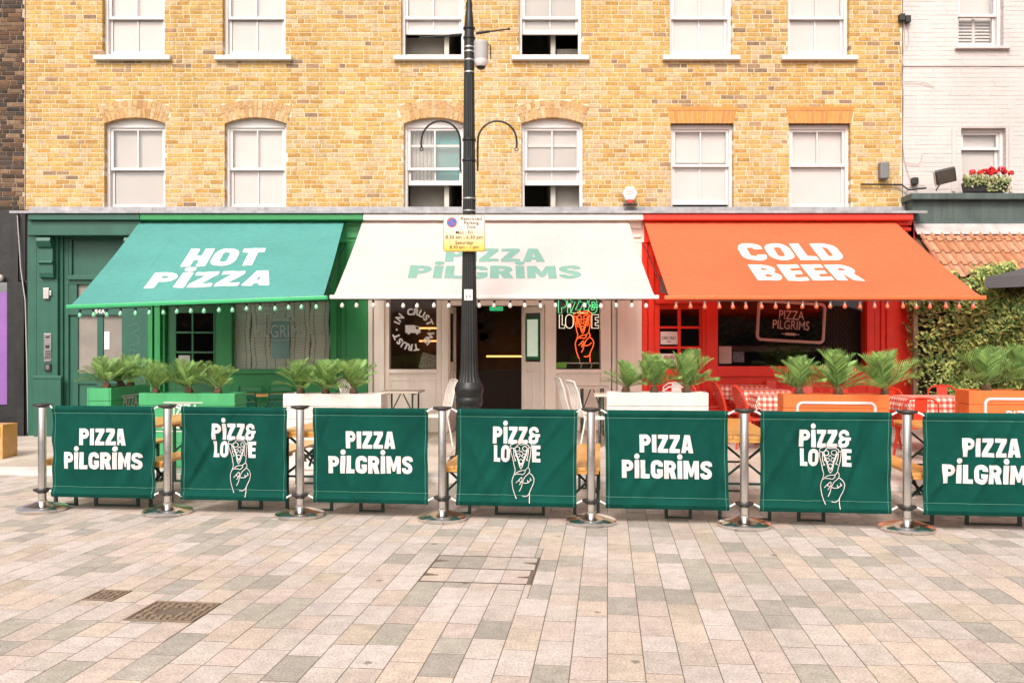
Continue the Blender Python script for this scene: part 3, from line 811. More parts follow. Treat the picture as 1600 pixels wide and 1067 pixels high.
# ---- white painted building at the right
wb = thing('white_building', 'white painted brick building with shuttered window, green grey fascia and clay tile canopy', 'building', (mx(1520, YW), YW, 0))
x0, x1 = BX1 + .012, fx(1760)
w1 = (fx(1497), fx(1568), fz(72), fz(72) + 1.6); w2 = (fx(1502), fx(1572), fz(300), fz(200))
m = MB(); backing(m, x0, x1, 3.6, 9.3, YW + .004, YW + .3, [(a[0] - .008, a[1] + .008, a[2], a[3]) for a in (w1, w2)]); w = m.build('wall', CREAMP, wb)
hol = [rect_hole(w1[0], w1[1], w1[2], w1[3]), rect_hole(w2[0], w2[1], w2[2], w2[3])]
L = lay_bricks(x0, x1, 3.7, 9.28, hol, lambda x, z, r: (1, 1, 1), joint=.006)
m = MB(); n1 = 0
for b in sorted(L, key=lambda b: abs(b[0] - 7.6) + abs(b[2] - 5.5)):
    if n1 < 250 and b[3] < 7.4: k = MB(); brick_box(k, *b[:4], YW, None, rr); k.build('brick', CREAMP, w); n1 += 1
    else: brick_box(m, *b[:4], YW, None, rr)
m.build('bricks', CREAMP, w, kind='stuff')
sash_window(wb, *w1[:2], w1[2], w1[3], fz(22), 0, 'full', None, (False, False), slats=True)
sash_window(wb, *w2[:2], w2[2], w2[3], fz(232), 0, 'grey', None, (False, False))
m = MB(); m.box(w1[0] - .06, w1[1] + .09, YW - .07, YW + .12, w1[2] - .065, w1[2] - .031); m.build('sill', CREAMP, wb, bevel=.006)
m = MB(); m.box(x0, x1, YW - .018, YW + .01, fz(104), fz(102)); m.build('string_course', CREAMP, wb)
for a in ((1487, 1492), (1576, 1581)):
    m = MB(); m.box(fx(a[0]), fx(a[1]), YW - .02, YW + .01, fz(300), fz(200)); m.build('window_moulding', CREAMP, wb)
FASC = pm('grey_green_paint', (0.075, 0.105, 0.095), 0.5, 0.18, 4, 0.15, 30, streak=0.25)
Y = 14.0; sx = lambda p: mx(p, Y); sz = lambda p: mz(p, Y)
m = MB(); m.box(sx(1427), sx(1760), Y + .04, YW + .2, sz(347), sz(311)); f = m.build('fascia', FASC, wb)
m = MB(); m.box(sx(1421), sx(1765), Y - .08, YW + .2, sz(313) + .001, sz(303)); m.build('cornice', FASC, f, bevel=.012)
m = MB(); m.box(sx(1427), sx(1760), Y + .0, Y + .1, sz(351), sz(346)); m.build('moulding', FASC, f, bevel=.01)
m = MB(); m.box(x0, x1, YW - .04, YW + .3, .1, 3.6); m.build('ground_floor_wall', pm('shade_dark_wall', (0.05, 0.045, 0.04), 0.8), wb)  # dark wall colour stands for the deep shade beside the hedge
# clay pantile canopy: a thing of its own frame under the fascia
can = thing('tile_canopy', 'sloping canopy of orange clay pantiles under the grey green fascia', 'canopy', (mx(1560, 13.6), 13.6, 0))
TILE = pm('clay_tile', (0.50, 0.225, 0.10), 0.75, 0.14, 9, 0.3, 60, attr=True, fine=0.08)
ya, za, yb, zb = 14.02, mz(362, 14.02), 12.95, mz(445, 12.95)
sl = Vector((0, yb - ya, zb - za)); SL = sl.length; sl.normalize(); nr = Vector((0, -sl.z, sl.y)); nr = nr if nr.z > 0 else -nr
m = MB(); m.prism([(ya + .1, za + .0), (yb, zb - .03), (yb, zb - .09), (ya + .1, za - .06)], lambda u, v, w: (sx(1427) + w, u, v), 3.6); m.build('deck', pm('old_timber', (0.12, 0.08, 0.05), 0.8), can)
tw = .158; xs0 = mx(1432, 14.0); protos = []
for q in range(8):
    k = MB(); a = rr.uniform(.92, 1.08); c = rr.choice(((.40, .19, .10), (.43, .22, .13), (.38, .17, .085)))
    prof = [(0, .014), (.012, .040), (.03, .058), (.048, .044), (.06, .016), (.085, .003), (.12, .002), (tw - .002, .012)]
    P = [(u, h) for u, h in prof]; n = len(P); l = .37
    vs = [(u, 0, h + .012) for u, h in P] + [(u, l, h - .012) for u, h in P] + [(u, 0, h - .004) for u, h in P] + [(u, l, h - .028) for u, h in P]
    k.add(vs, [(i, i + 1, n + i + 1, n + i) for i in range(n - 1)] + [(2 * n + i, 3 * n + i, 3 * n + i + 1, 2 * n + i + 1) for i in range(n - 1)] + [(i, 2 * n + i, 2 * n + i + 1, i + 1) for i in range(n - 1)] + [(0, n, 3 * n, 2 * n), (n - 1, 3 * n - 1, 4 * n - 1, 2 * n - 1)], tuple(v * a for v in c))
    protos.append(k)
M4 = Matrix((Vector((1, 0, 0)), -sl, nr)).transposed().to_4x4()
pd = []
for q, k in enumerate(protos):
    o = k.build('tile', TILE, can, smooth=True); pd.append(o.data); bpy.data.objects.remove(o)
rows = 4
for r_ in range(rows):
    for c_ in range(21):
        o = bpy.data.objects.new('tile', rr.choice(pd)); COL.objects.link(o); adopt(o, can)
        p = Vector((xs0 + c_ * tw, ya, za)) + sl * (r_ + 1) * .315 + nr * (.008 + .004 * (rows - r_))
        o.matrix_basis = Matrix.Translation(p) @ M4
m = MB(); m.prism([(14.04, mz(350, 14.04)), (13.98, mz(350, 14.0)), (13.86, mz(365, 13.86)), (13.86, mz(365, 13.86) - .012), (14.04, mz(350, 14.04) - .03)], lambda u, v, w: (sx(1427) + w, u, v), 3.5); m.build('lead_apron', pm('pale_lead', (0.42, 0.39, 0.37), 0.6, 0.2, 6, 0.3, 30), can)

# ---- unseen row added opposite to darken the glass reflections, low to let skylight pass
for k, (xa, xb, h, c, nm) in enumerate(((-32, -9.2, 3.9, (.16, .10, .07), 'brown'), (-9.15, 7.3, 3.75, (.24, .18, .12), 'buff'), (7.35, 32, 4.0, (.13, .09, .075), 'dark'))):
    t = thing('added_terrace', nm + ' brick row of low shops, added unseen across the street to darken the shop glass', 'building', ((xa + xb) / 2, -18, 0))
    Mw = pm('terrace_' + nm, c, 0.9, 0.25, 3, 0.3, 30); holes_o = []
    x = xa + 1.0
    while x < xb - 1.6:
        for z in (4.6, 6.9):
            if z + 1.5 < h: holes_o.append((x, x + 1.05, z, z + 1.5))
        x += 2.3
    m = MB(); backing(m, xa, xb, 2.9, h, -18.3, -18, holes_o); m.build('wall', Mw, t)
    for q in holes_o:
        m = MB(); m.box(q[0], q[1], -14.2, -14.15, q[2], q[3]); w = m.build('window', pm('terrace_glass', (.05, .055, .06), .1), t)
        m = MB(); m.box(q[0], q[0] + .06, -14.14, -14.08, q[2], q[3]); m.box(q[1] - .06, q[1], -14.14, -14.08, q[2], q[3]); m.box(q[0] + .06, q[1] - .06, -14.14, -14.08, (q[2] + q[3]) / 2 - .03, (q[2] + q[3]) / 2 + .03); m.build('frame', WHITE, w)
    m = MB(); m.box(xa, xb, -18.25, -18.0, 0, 2.88); m.build('shopfront', pm('terrace_shop_' + nm, (.05, .045, .04), .5), t)
    x = xa + .6
    while x < xb - 3:
        m = MB(); m.box(x, x + 2.6, -17.99, -17.95, .6, 2.4); m.build('shop_window', pm('terrace_glass', (.05, .055, .06), .1), t); x += 3.4
# ================================================================== SHOPFRONTS
DKGREEN = pm('dark_green_paint', (0.022, 0.105, 0.070), 0.42, 0.10, 3, 0.06, 40, streak=0.08)
GREEN = pm('bright_green_paint', (0.026, 0.25, 0.072), 0.42, 0.08, 3, 0.06, 40, streak=0.06)
CREAM = pm('cream_paint', (0.88, 0.80, 0.705), 0.5, 0.06, 3, 0.06, 40, streak=0.06)
RED = pm('red_paint', (0.80, 0.040, 0.018), 0.4, 0.08, 3, 0.06, 40, streak=0.06)
def S(mb, p0, p1, q0, q1, y0, y1):
    """box whose front face lies at distance y0: p = left/right, q = top/bottom measured off the photograph"""
    return mb.box(mx(p0, y0), mx(p1, y0), y0, y1, mz(q1, y0), mz(q0, y0))
def zb(x): return pave_z(x, 14.1) - .03
def post(mb, p0, p1, y0, y1, q0=345):                  # full height to the ground
    mb.box(mx(p0, y0), mx(p1, y0), y0, y1, zb(mx(p0, y0)), mz(q0, y0))
def panel_glass(root, p0, p1, q0, q1, y): 
    m = MB(); m.box(mx(p0, y), mx(p1, y), y, y + .006, mz(q1, y), mz(q0, y)); return m.build('glass', GLASS, root)
def xf(mb, M): mb.v = [tuple(M @ Vector(p)) for p in mb.v]; return mb
YS = 14.06
# interiors: floor, ceiling and walls behind each shop
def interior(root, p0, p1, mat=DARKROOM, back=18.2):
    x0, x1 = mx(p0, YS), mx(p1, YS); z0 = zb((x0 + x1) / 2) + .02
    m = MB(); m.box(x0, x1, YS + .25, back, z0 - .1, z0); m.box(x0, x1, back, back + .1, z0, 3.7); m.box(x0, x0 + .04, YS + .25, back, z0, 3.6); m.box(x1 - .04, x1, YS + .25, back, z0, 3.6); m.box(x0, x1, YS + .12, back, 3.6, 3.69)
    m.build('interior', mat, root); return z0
def top_parts(root, p0, p1, mat):
    m = MB(); m.box(mx(p0, 13.75), mx(p1, 13.75) - .003, 13.75, 14.28, 3.63, 3.732); m.build('cornice', mat, root, bevel=.015)
    m = MB(); m.box(mx(p0, 14.0), mx(p1, 14.0), 13.98, 14.25, 3.30, 3.628); m.build('fascia', mat, root)

# ---- dark green doorway
s0 = thing('doorway', 'dark green painted street doorway with corbel, intercom panel and two tall panes', 'doorway', (mx(130, YS), YS, zb(mx(130, YS))))
m = MB(); m.box(mx(43, 13.75), mx(218, 13.75), 13.75, 14.28, 3.63, 3.732); m.build('cornice', DKGREEN, s0, bevel=.012)
m = MB(); m.box(mx(43, 13.82), mx(221, 13.82), 13.82, 14.25, mz(368, 13.82), 3.628); m.build('fascia', DKGREEN, s0, bevel=.01)
m = MB(); post(m, 57, 90, 14.0, 14.28, 368); p = m.build('pilaster', DKGREEN, s0, bevel=.006)
m = MB(); S(m, 52, 95, 589, 700, 13.95, 14.0); m.box(mx(51, 13.94), mx(96, 13.94), 13.94, 14.0, mz(592, 13.94), mz(587, 13.94)); m.build('plinth', DKGREEN, p, bevel=.008)
Y = 13.80; a, b = mx(55, Y), mx(77, Y); c = []
prof = [(0, 3.36), (-.17, 3.36), (-.19, 3.30), (-.14, 3.21), (-.10, 3.19), (-.10, 2.98), (-.13, 2.97), (-.13, 2.95), (-.09, 2.93), (-.09, 2.79), (-.07, 2.72), (-.02, 2.70), (0, 2.70)]
m = MB(); m.prism([(14.0 + u, v) for u, v in prof], lambda u, v, w: (a + w, u, v), b - a); m.build('corbel', DKGREEN, p, bevel=.006)
m = MB(); a2 = mx(192, Y); m.prism([(14.0 + u, v) for u, v in prof], lambda u, v, w: (a2 + w, u, v), b - a); m.build('corbel', DKGREEN, p, bevel=.006)
m = MB(); post(m, 90, 98, 14.06, 14.28, 368); post(m, 98, 107, 14.10, 14.28, 368); post(m, 190, 232, 14.09, 14.28, 368); m.box(mx(43, 14.08), mx(57, 14.08), 14.08, 14.28, zb(-7), 3.4); m.build('door_surround', DKGREEN, s0, bevel=.006)
m = MB(); S(m, 107, 190, 368, 432, 14.15, 14.28); m.build('over_panel', DKGREEN, s0)
m = MB(); S(m, 105, 191, 430, 437, 14.05, 14.28); S(m, 107, 190, 368, 375, 14.10, 14.15); S(m, 107, 112, 375, 430, 14.11, 14.15); S(m, 107, 190, 437, 444, 14.10, 14.28); m.build('moulding', DKGREEN, s0, bevel=.005)
m = MB(); S(m, 107, 120, 444, 484, 14.11, 14.2); S(m, 180, 190, 444, 484, 14.11, 14.2); S(m, 107, 190, 476, 492, 14.10, 14.2); m.build('fanlight_frame', DKGREEN, s0)
FROST = pm('frosted_glass', (0.26, 0.24, 0.21), 0.25, 0.2, 2, 0.05, 20)
m = MB(); S(m, 120, 180, 444, 476, 14.16, 14.18); m.build('fanlight', FROST, s0)
Y = 14.14; m = MB()
m.box(mx(108, Y), mx(122, Y), Y, Y + .06, zb(-7) + .05, mz(492, Y)); m.box(mx(152, Y), mx(161, Y), Y, Y + .06, mz(585, Y), mz(492, Y)); m.box(mx(191, Y), mx(200, Y), Y, Y + .06, zb(-7) + .05, mz(492, Y))
m.box(mx(122, Y), mx(191, Y), Y + .002, Y + .058, mz(600, Y), mz(583, Y)); m.box(mx(122, Y), mx(191, Y), Y + .03, Y + .05, zb(-7) + .05, mz(600, Y)); m.box(mx(122, Y), mx(191, Y), Y + .002, Y + .058, zb(-7) + .05, mz(655, Y)); m.box(mx(151, Y), mx(162, Y), Y + .004, Y + .058, mz(655, Y), mz(600, Y))
d = m.build('door', DKGREEN, s0, bevel=.005)
for q in ((122, 152), (161, 191)):
    m = MB(); S(m, q[0], q[1], 492, 583, 14.165, 14.175); m.build('pane', FROST, d)
m = MB(); S(m, 163, 171, 518, 546, 14.155, 14.158); m.build('notice', PAPER, d)
Y = 14.135; text_mb('84A', .105, lambda u, v, w: (mx(156, 14.1) + u, 14.10 - w, mz(490, 14.1) + v), .01).build('house_number', PAPER, s0)
m = MB(); S(m, 67, 76, 450, 467, 13.955, 14.0); S(m, 76, 80, 454, 462, 13.97, 14.0); m.build('wall_light', STEEL, s0, bevel=.006)
m = MB(); S(m, 68, 80, 521, 565, 13.985, 14.0); i_ = m.build('intercom', STEEL, s0, bevel=.004)
m = MB()
for r_ in range(4):
    for c_ in range(3): m.box(mx(70.6 + c_ * 3, 13.98), mx(72.2 + c_ * 3, 13.98), 13.978, 13.986, mz(550 + r_ * 3.4, 13.98), mz(548 + r_ * 3.4, 13.98))
m.box(mx(71, 13.98), mx(77, 13.98), 13.978, 13.986, mz(544, 13.98), mz(539, 13.98)); m.box(mx(71, 13.98), mx(77, 13.98), 13.978, 13.986, mz(528, 13.98), mz(525, 13.98)); m.build('keypad', BLACKP, i_)
m = MB(); S(m, 69, 79, 568, 580, 13.97, 14.0); k_ = m.build('card_reader', BLACKP, s0, bevel=.006)
m = MB(); S(m, 71.5, 76.5, 570.5, 577, 13.965, 13.972); m.build('reader_face', STEEL, k_)
ch = [[(200, 510), (214, 505), (218, 514), (206, 520), (216, 526), (218, 536), (202, 540)], [(203, 556), (203, 546), (214, 548)], [(210, 546), (211, 560)], [(219, 548), (220, 560), (225, 556)]]
lines_mb([[(mx(x, 14.09), mz(y, 14.09)) for x, y in l] for l in ch], .005, lambda u, v, w: (u, 14.088 - w, v)).build('chalk_marks', pm('chalk', (0.16, 0.24, 0.21), 0.9), s0)

# ---- bright green shopfront
s1 = thing('green_shopfront', 'bright green painted shopfront with a dark glazed door and a window full of pizza boxes', 'shopfront', (mx(400, YS), YS, zb(mx(400, YS))))
top_parts(s1, 218, 567, GREEN)
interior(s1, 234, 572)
for a, b, y in ((231, 238, 14.04), (241, 250, 14.02), (250, 257, 14.10), (516, 526, 14.06), (526, 533, 14.10), (533, 541, 14.04), (541, 574, 13.99)):
    m = MB(); post(m, a, b, y, 14.3); m.build('pilaster', GREEN, s1, bevel=.006)
m = MB(); S(m, 541.2, 573.8, 362, 372, 13.955, 13.99); S(m, 540, 574.5, 345, 352, 13.94, 13.99); m.build('capital', GREEN, s1, bevel=.008)
m = MB(); S(m, 238, 241, 345, 700, 14.11, 14.28); post(m, 338, 362, 14.05, 14.28); m.build('mullion', GREEN, s1, bevel=.006)
m = MB(); m.box(mx(257, 14.12), mx(516, 14.12), 14.12, 14.28, mz(470, 14.12), 3.6); m.build('transom_panel', GREEN, s1)
m = MB(); x0, x1 = mx(362, 14.05), mx(516, 14.05); m.box(x0, x1, 14.05, 14.25, zb(x0), mz(581, 14.05)); m.build('stall_riser', GREEN, s1)
m = MB(); m.box(x0, x1, 14.0, 14.05, mz(584, 14.0), mz(577, 14.0)); m.build('window_sill', GREEN, s1, bevel=.006)
panel_glass(s1, 362, 516, 470, 578, 14.13)
DOORG = pm('door_green', (0.012, 0.11, 0.035), 0.42, 0.08)
Y = 14.20; m = MB(); z0_ = zb(-5)
m.box(mx(257, Y), mx(275, Y), Y, Y + .05, z0_, mz(470, Y)); m.box(mx(333, Y), mx(341, Y), Y, Y + .05, z0_, mz(470, Y)); m.box(mx(275, Y), mx(333, Y), Y + .001, Y + .049, z0_, mz(590, Y)); m.box(mx(275, Y), mx(333, Y), Y + .001, Y + .049, mz(489, Y), mz(470, Y))
m.box(mx(299, Y), mx(302, Y), Y + .005, Y + .045, mz(590, Y), mz(489, Y))
for q in (518, 549): m.box(mx(275, Y), mx(333, Y), Y + .006, Y + .044, mz(q + 3, Y), mz(q, Y))
d = m.build('door', DOORG, s1, bevel=.004); panel_glass(d, 275, 333, 489, 590, Y + .025)
m = MB(); S(m, 279, 297, 555, 575, Y + .015, Y + .02); m.build('notice', pm('aged_paper', (0.35, 0.35, 0.30), 0.9), d)
# pizza boxes: every box is a thing
BOXC = pm('grey_board_box', (0.82, 0.78, 0.69), 0.85, 0.08, 4, 0.05, obj=True)
bw, bh = .318, .0452
k = MB(); k.box(-bw / 2, bw / 2, 0, bw, .001, bh - .0015); proto = k.build('pizza_box', BOXC, bevel=.002)
k = MB()
for sx_ in (-.085, .085): k.lathe([(.0065, 0), (.0065, .003)], 8)
k.v = []; k.f = []; k.c = []
for sx_ in (-.088, .088):
    c8 = [(sx_ + .011 * math.cos(t * math.pi / 4), -.0012, bh / 2 + .011 * math.sin(t * math.pi / 4)) for t in range(8)]
    k.add(c8, [tuple(range(8))])
holes_ = k.build('vent_hole', INK); adopt(holes_, proto)
tag(proto, 'grey pizza box in the tall stacks behind the green shop window', 'pizza box', 'pizza boxes stacked in the green shop window')
zs0 = mz(577, 14.05); cxs = [376, 407.5, 438, 469, 500]
for ci, cpx in enumerate(cxs):
    nb = 25 if ci < 4 else 25; z = zs0
    for bi in range(nb):
        gapz = 0.0
        x = mx(cpx, 14.2) + rng.uniform(-.006, .006) + .012 * math.sin(bi * .4 + ci)
        y = 14.19 + rng.uniform(0, .012)
        stk_ = 'grey pizza box ' + ('in the window stack against the door mullion', 'in the second window stack from the door mullion', 'in the middle window stack', 'in the second window stack from the green pilaster', 'in the window stack against the green pilaster')[ci]
        o = proto if (ci == 0 and bi == 0) else None
        if o is None: o = dup(proto, (x, y, z), rng.uniform(-.025, .025), stk_)
        else: o.location = (x, y, z); o['label'] = stk_
        z += bh
m = MB(); m.box(mx(362, 14.15), mx(516, 14.15), 14.15, 14.6, zs0 - .04, zs0 - .002); m.build('display_shelf', GREEN, s1)
# outline sign hanging inside the green window
NEONOFF = pm('unlit_glass_tube', (0.86, 0.92, 0.89), 0.3, 0.05)
sg = thing('window_sign', 'unlit glass tube sign reading PIZZA PILGRIMS in front of the pizza boxes', 'sign', (mx(437, 14.15), 14.15, mz(530, 14.15)))
fnn = lambda u, v, w: (u, 14.155 - w, v)
text_mb('PIZZA', .30, lambda u, v, w: (mx(436, 14.15) + u, 14.155 - w, mz(500, 14.15) + v), 0, .50).build('lettering', NEONOFF, sg)
text_mb('PILGRIMS', .30, lambda u, v, w: (mx(437, 14.15) + u, 14.155 - w, mz(527, 14.15) + v), 0, .84).build('lettering', NEONOFF, sg)
m = MB(); m.tube([(mx(414, 14.15), 14.15, mz(501, 14.15)), (mx(460, 14.15), 14.15, mz(501, 14.15))], .007, 6); m.tube([(mx(396, 14.15), 14.15, mz(531, 14.15)), (mx(478, 14.15), 14.15, mz(531, 14.15))], .007, 6); m.build('tube', NEONOFF, sg)
m = MB(); S(m, 425, 452, 502, 560, 14.165, 14.17); m.build('backing_sheet', pm('pale_blue_sheet', (0.36, 0.56, 0.56), 0.6), sg)

# ---- cream shopfront
s2 = thing('cream_shopfront', 'cream painted shopfront with open double doors and a panelled window either side', 'shopfront', (mx(790, YS), YS, zb(mx(790, YS))))
top_parts(s2, 567, 1006, CREAM)
WOODW = pm('dark_panelling', (0.20, 0.135, 0.085), 0.7, 0.3, 3)
zfl = interior(s2, 577, 1001, WOODW)
for a, b, y in ((575, 582, 14.02), (584, 600, 14.0), (600, 608, 14.08), (682, 690, 14.08), (690, 700, 14.02), (852, 869, 14.04), (939, 955, 14.07), (957, 963, 14.03), (965, 1003, 13.99)):
    m = MB(); post(m, a, b, y, 14.3); m.build('pilaster', CREAM, s2, bevel=.006)
m = MB(); S(m, 982, 1002.5, 345, 357, 13.93, 13.98); S(m, 984, 1002, 366, 371, 13.95, 13.98); m.build('capital', CREAM, s2, bevel=.008)
m = MB(); m.box(mx(600, 14.13), mx(957, 14.13), 14.12, 14.28, mz(464, 14.12), 3.6); m.box(mx(700, 14.06), mx(852, 14.06), 14.06, 14.3, mz(477, 14.06), mz(462, 14.06)); m.build('transom_panel', CREAM, s2)
for a, b in ((608, 682), (869, 939)):
    x0, x1 = mx(a, 14.10), mx(b, 14.10); z0_ = zb(x0)
    m = MB(); m.box(x0, x1, 14.10, 14.28, z0_, mz(577, 14.10)); r_ = m.build('stall_riser', CREAM, s2)
    m = MB(); S(m, a - .5, b + .5, 577, 583, 14.05, 14.10)
    xm = (a + b) / 2
    for q0, q1 in ((a + 2, xm - 3), (xm + 3, b - 2)):
        S(m, q0, q1, 592, 594.5, 14.085, 14.10); S(m, q0, q1, 650, 652, 14.085, 14.10); S(m, q0, q0 + 1.6, 594.5, 650, 14.085, 14.10); S(m, q1 - 1.6, q1, 594.5, 650, 14.085, 14.10)
    m.build('panel_moulding', CREAM, r_, bevel=.003)
    panel_glass(s2, a, b, 464, 577, 14.14)
m = MB(); m.box(mx(683, 13.9), mx(870, 13.9), 13.86, 14.3, .08, zfl); m.build('step', pm('step_stone', (0.36, 0.31, 0.25), 0.8, 0.15, 4, 0.2), s2)
def leaf(root, hx, hy, ex_, ey, z0, z1, handle):
    d = Vector((ex_ - hx, ey - hy, 0)); w = d.length; d.normalize(); M = Matrix.Translation((hx, hy, 0)) @ Matrix((d, Vector((-d.y, d.x, 0)), Vector((0, 0, 1)))).transposed().to_4x4()
    m = MB(); st = .075; zm = z0 + .98
    m.box(0, st, -.022, .022, z0, z1); m.box(w - st, w, -.022, .022, z0, z1); m.box(st, w - st, -.021, .021, z1 - .11, z1); m.box(st, w - st, -.021, .021, zm, zm + .16); m.box(st, w - st, -.021, .021, z0, z0 + .2)
    m.box(st, w - st, -.008, .008, z0 + .2, zm); m.box(w / 2 - .03, w / 2 + .03, -.02, .02, z0 + .2, zm)
    dd = xf(m, M).build('door', CREAM, root, bevel=.004)
    m = MB(); m.box(st, w - st, -.003, .003, zm + .16, z1 - .11); xf(m, M).build('pane', GLASS, dd)
    m = MB(); s = -1 if handle < 0 else 1
    m.tube([(w - .04, s * .022, zm + .05), (w - .04, s * .07, zm + .07), (w - .04, s * .07, zm + .36), (w - .04, s * .022, zm + .38)], .011, 8); xf(m, M).build('handle', STEEL, dd, smooth=True)
    return dd, M, w, zm
zd1 = mz(478, 14.1)
leaf(s2, mx(700, 14.1), 14.12, mx(711, 14.6), 14.62, zfl + .01, zd1, 1)
dd, M, w, zm = leaf(s2, mx(851, 14.1), 14.12, mx(816, 14.42), 14.42, zfl + .01, zd1, -1)
m = MB(); m.box(.11, w - .11, .025, .03, zm + .22, zm + .88); xf(m, M); 
m = MB(); m.box(.10, w - .10, .012, .02, zm + .2, zm + .92); xf(m, M).build('menu_case', pm('menu_green', (0.01, 0.14, 0.05), 0.5), dd)
m = MB(); m.box(.125, w - .125, .021, .024, zm + .25, zm + .87); xf(m, M).build('menu_sheet', pm('lit_menu', (0.62, 0.75, 0.60), 0.6, emit=0.25), dd)
m = MB(); m.tube([(mx(583, 14.0), 13.985, zb(-2)), (mx(583, 14.0), 13.985, 3.3)], .012, 6); m.tube([(mx(964, 14.0), 14.0, zb(2)), (mx(964, 14.0), 14.0, 3.3)], .012, 6); m.build('drain_pipe', pm('cream_pipe', (0.38, 0.31, 0.25), 0.6), s2)
# lettering round a van on the left pane
fnw = lambda u, v, w: (mx(645.5, 14.13) + u, 14.126 - w, mz(515, 14.13) + v)
DECAL = pm('white_decal', (0.85, 0.83, 0.80), 0.7, 0.04)
ring = thing('window_decal', 'white round window lettering IN CRUST WE TRUST around a small van', 'window sign', (mx(645.5, 14.13), 14.13, mz(515, 14.13)))
for txt, a0, a1 in (('iN CRUST', 157, 23), ('WE TRUST', -22, -158)):
    for i, c_ in enumerate(txt):
        if c_ == ' ': continue
        an = a0 + (a1 - a0) * i / (len(txt) - 1); t = RAD(an - 90); R_ = .245
        text_mb(c_, .15, lambda u, v, w, t=t, an=an: fnw(R_ * math.cos(RAD(an)) + u * math.cos(t) - v * math.sin(t), R_ * math.sin(RAD(an)) + u * math.sin(t) + v * math.cos(t), w), .042, None).build('letter', DECAL, ring)
m = MB()
def flat(poly, lift=.003): 
    return flat_polys([([poly], 0)], fnw, lift)
van = [(-.13, -.055), (-.13, .075), (.03, .075), (.03, .06), (.085, .06), (.115, .005), (.125, -.005), (.125, -.055), (.09, -.055), (.085, -.08), (.05, -.08), (.045, -.055), (-.05, -.055), (-.055, -.08), (-.09, -.08), (-.095, -.055)]
v_ = flat(van); v_.build('van_picture', DECAL, ring)
flat([(.045, .048), (.08, .048), (.1, .008), (.045, .008)], .0045).build('van_window', INK, ring)
for sx_ in (-1, 1): flat([(sx_ * .27 + .016 * math.cos(k * .6), .016 * math.sin(k * .6)) for k in range(10)]).build('dot', DECAL, ring)
# things in the cream shop
m = MB(); M = Matrix.Translation((mx(666, 14.3), 14.32, mz(578, 14.3) + .01)) @ Matrix.Rotation(RAD(14), 4, 'Y') @ Matrix.Rotation(RAD(-12), 4, 'X'); m.box(-.14, .14, 0, .035, 0, .27); bk = xf(m, M).build('recipe_book', pm('book_cover', (0.30, 0.26, 0.18), 0.5, 0.55, 38, 0)); tag(bk, 'colourful book leaning in the window under the van lettering', 'book')
m = MB(); m.box(.145, .24, .0, .03, 0, .15); xf(m, M); bk2 = m.build('red_card', pm('red_card', (0.55, 0.03, 0.02), 0.6)); tag(bk2, 'small red card beside the book in the cream shop window', 'card')
m = MB(); m.box(mx(604, 14.25), mx(686, 14.25), 14.2, 14.6, mz(577, 14.25) - .05, mz(577, 14.25)); m.box(mx(866, 14.25), mx(942, 14.25), 14.2, 14.6, mz(577, 14.25) - .05, mz(577, 14.25)); m.build('display_shelf', WOODW, s2)
LEDM = pm('warm_led', (1.0, 0.38, 0.11), 0.5, 0, emit=1.8, bump=0)
for x0, x1, y, z in ((mx(760, 17.6), mx(816, 17.6), 17.6, mz(558, 17.6)), (mx(655, 17.9), mx(690, 17.9), 17.9, mz(514, 17.9)), (mx(655, 17.9), mx(690, 17.9), 17.9, mz(534, 17.9))):
    m = MB(); m.box(x0, x1, y, y + .02, z, z + .035); m.build('shelf_light', LEDM, s2)
m = MB(); m.box(mx(700, 17), mx(830, 17), 17.0, 17.5, zfl, zfl + .95); m.build('counter', pm('counter_wood', (0.10, 0.055, 0.025), 0.5), s2)
rp = random.Random(4)
for k in range(22):
    x = mx(rp.uniform(742, 812), 18.1); z = rp.uniform(1.65, 2.75); w_, h_ = rp.uniform(.1, .2), rp.uniform(.1, .22)
    m = MB(); m.box(x, x + w_, 18.15, 18.19, z, z + h_); m.build('picture', pm('picture%d' % (k % 5), rp.choice(((.12, .10, .08), (.05, .05, .05), (.2, .16, .11), (.1, .12, .12))), 0.4), s2)
for x, z in ((mx(775, 15.5), 2.38), (mx(762, 16.4), 2.5), (mx(790, 16.4), 2.42)):
    m = MB(); m.lathe([(.001, -.09), (.07, -.06), (.085, 0), (.06, .06), (.012, .1), (.008, 1.3 - (z - 2.3))], 12, (x, 15.6, z)); m.build('pendant_lamp', pm('lamp_glass', (0.16, 0.11, 0.07), 0.3), s2, smooth=True)
m = MB(); S(m, 765, 786, 479, 485.5, 14.6, 14.64); ex_s = m.build('exit_sign', pm('exit_green', (0.02, 0.45, 0.16), 0.5, 0, emit=0.6)); tag(ex_s, 'green lit exit sign hanging inside the open doorway', 'exit sign')
ex = lambda u, v: (mx(775.5, 14.59) + u, mz(482.2, 14.59) + v)
lines_mb([[ex(-.03, .018), ex(-.005, .008), ex(.012, -.006), ex(.03, -.022)], [ex(-.005, .008), ex(-.02, -.022)], [ex(.045, 0), ex(.085, 0)], [ex(.068, .015), ex(.085, 0), ex(.068, -.015)]], .010, lambda u, v, w: (u, 14.598 - w, v)).build('pictogram', PAPER, ex_s)
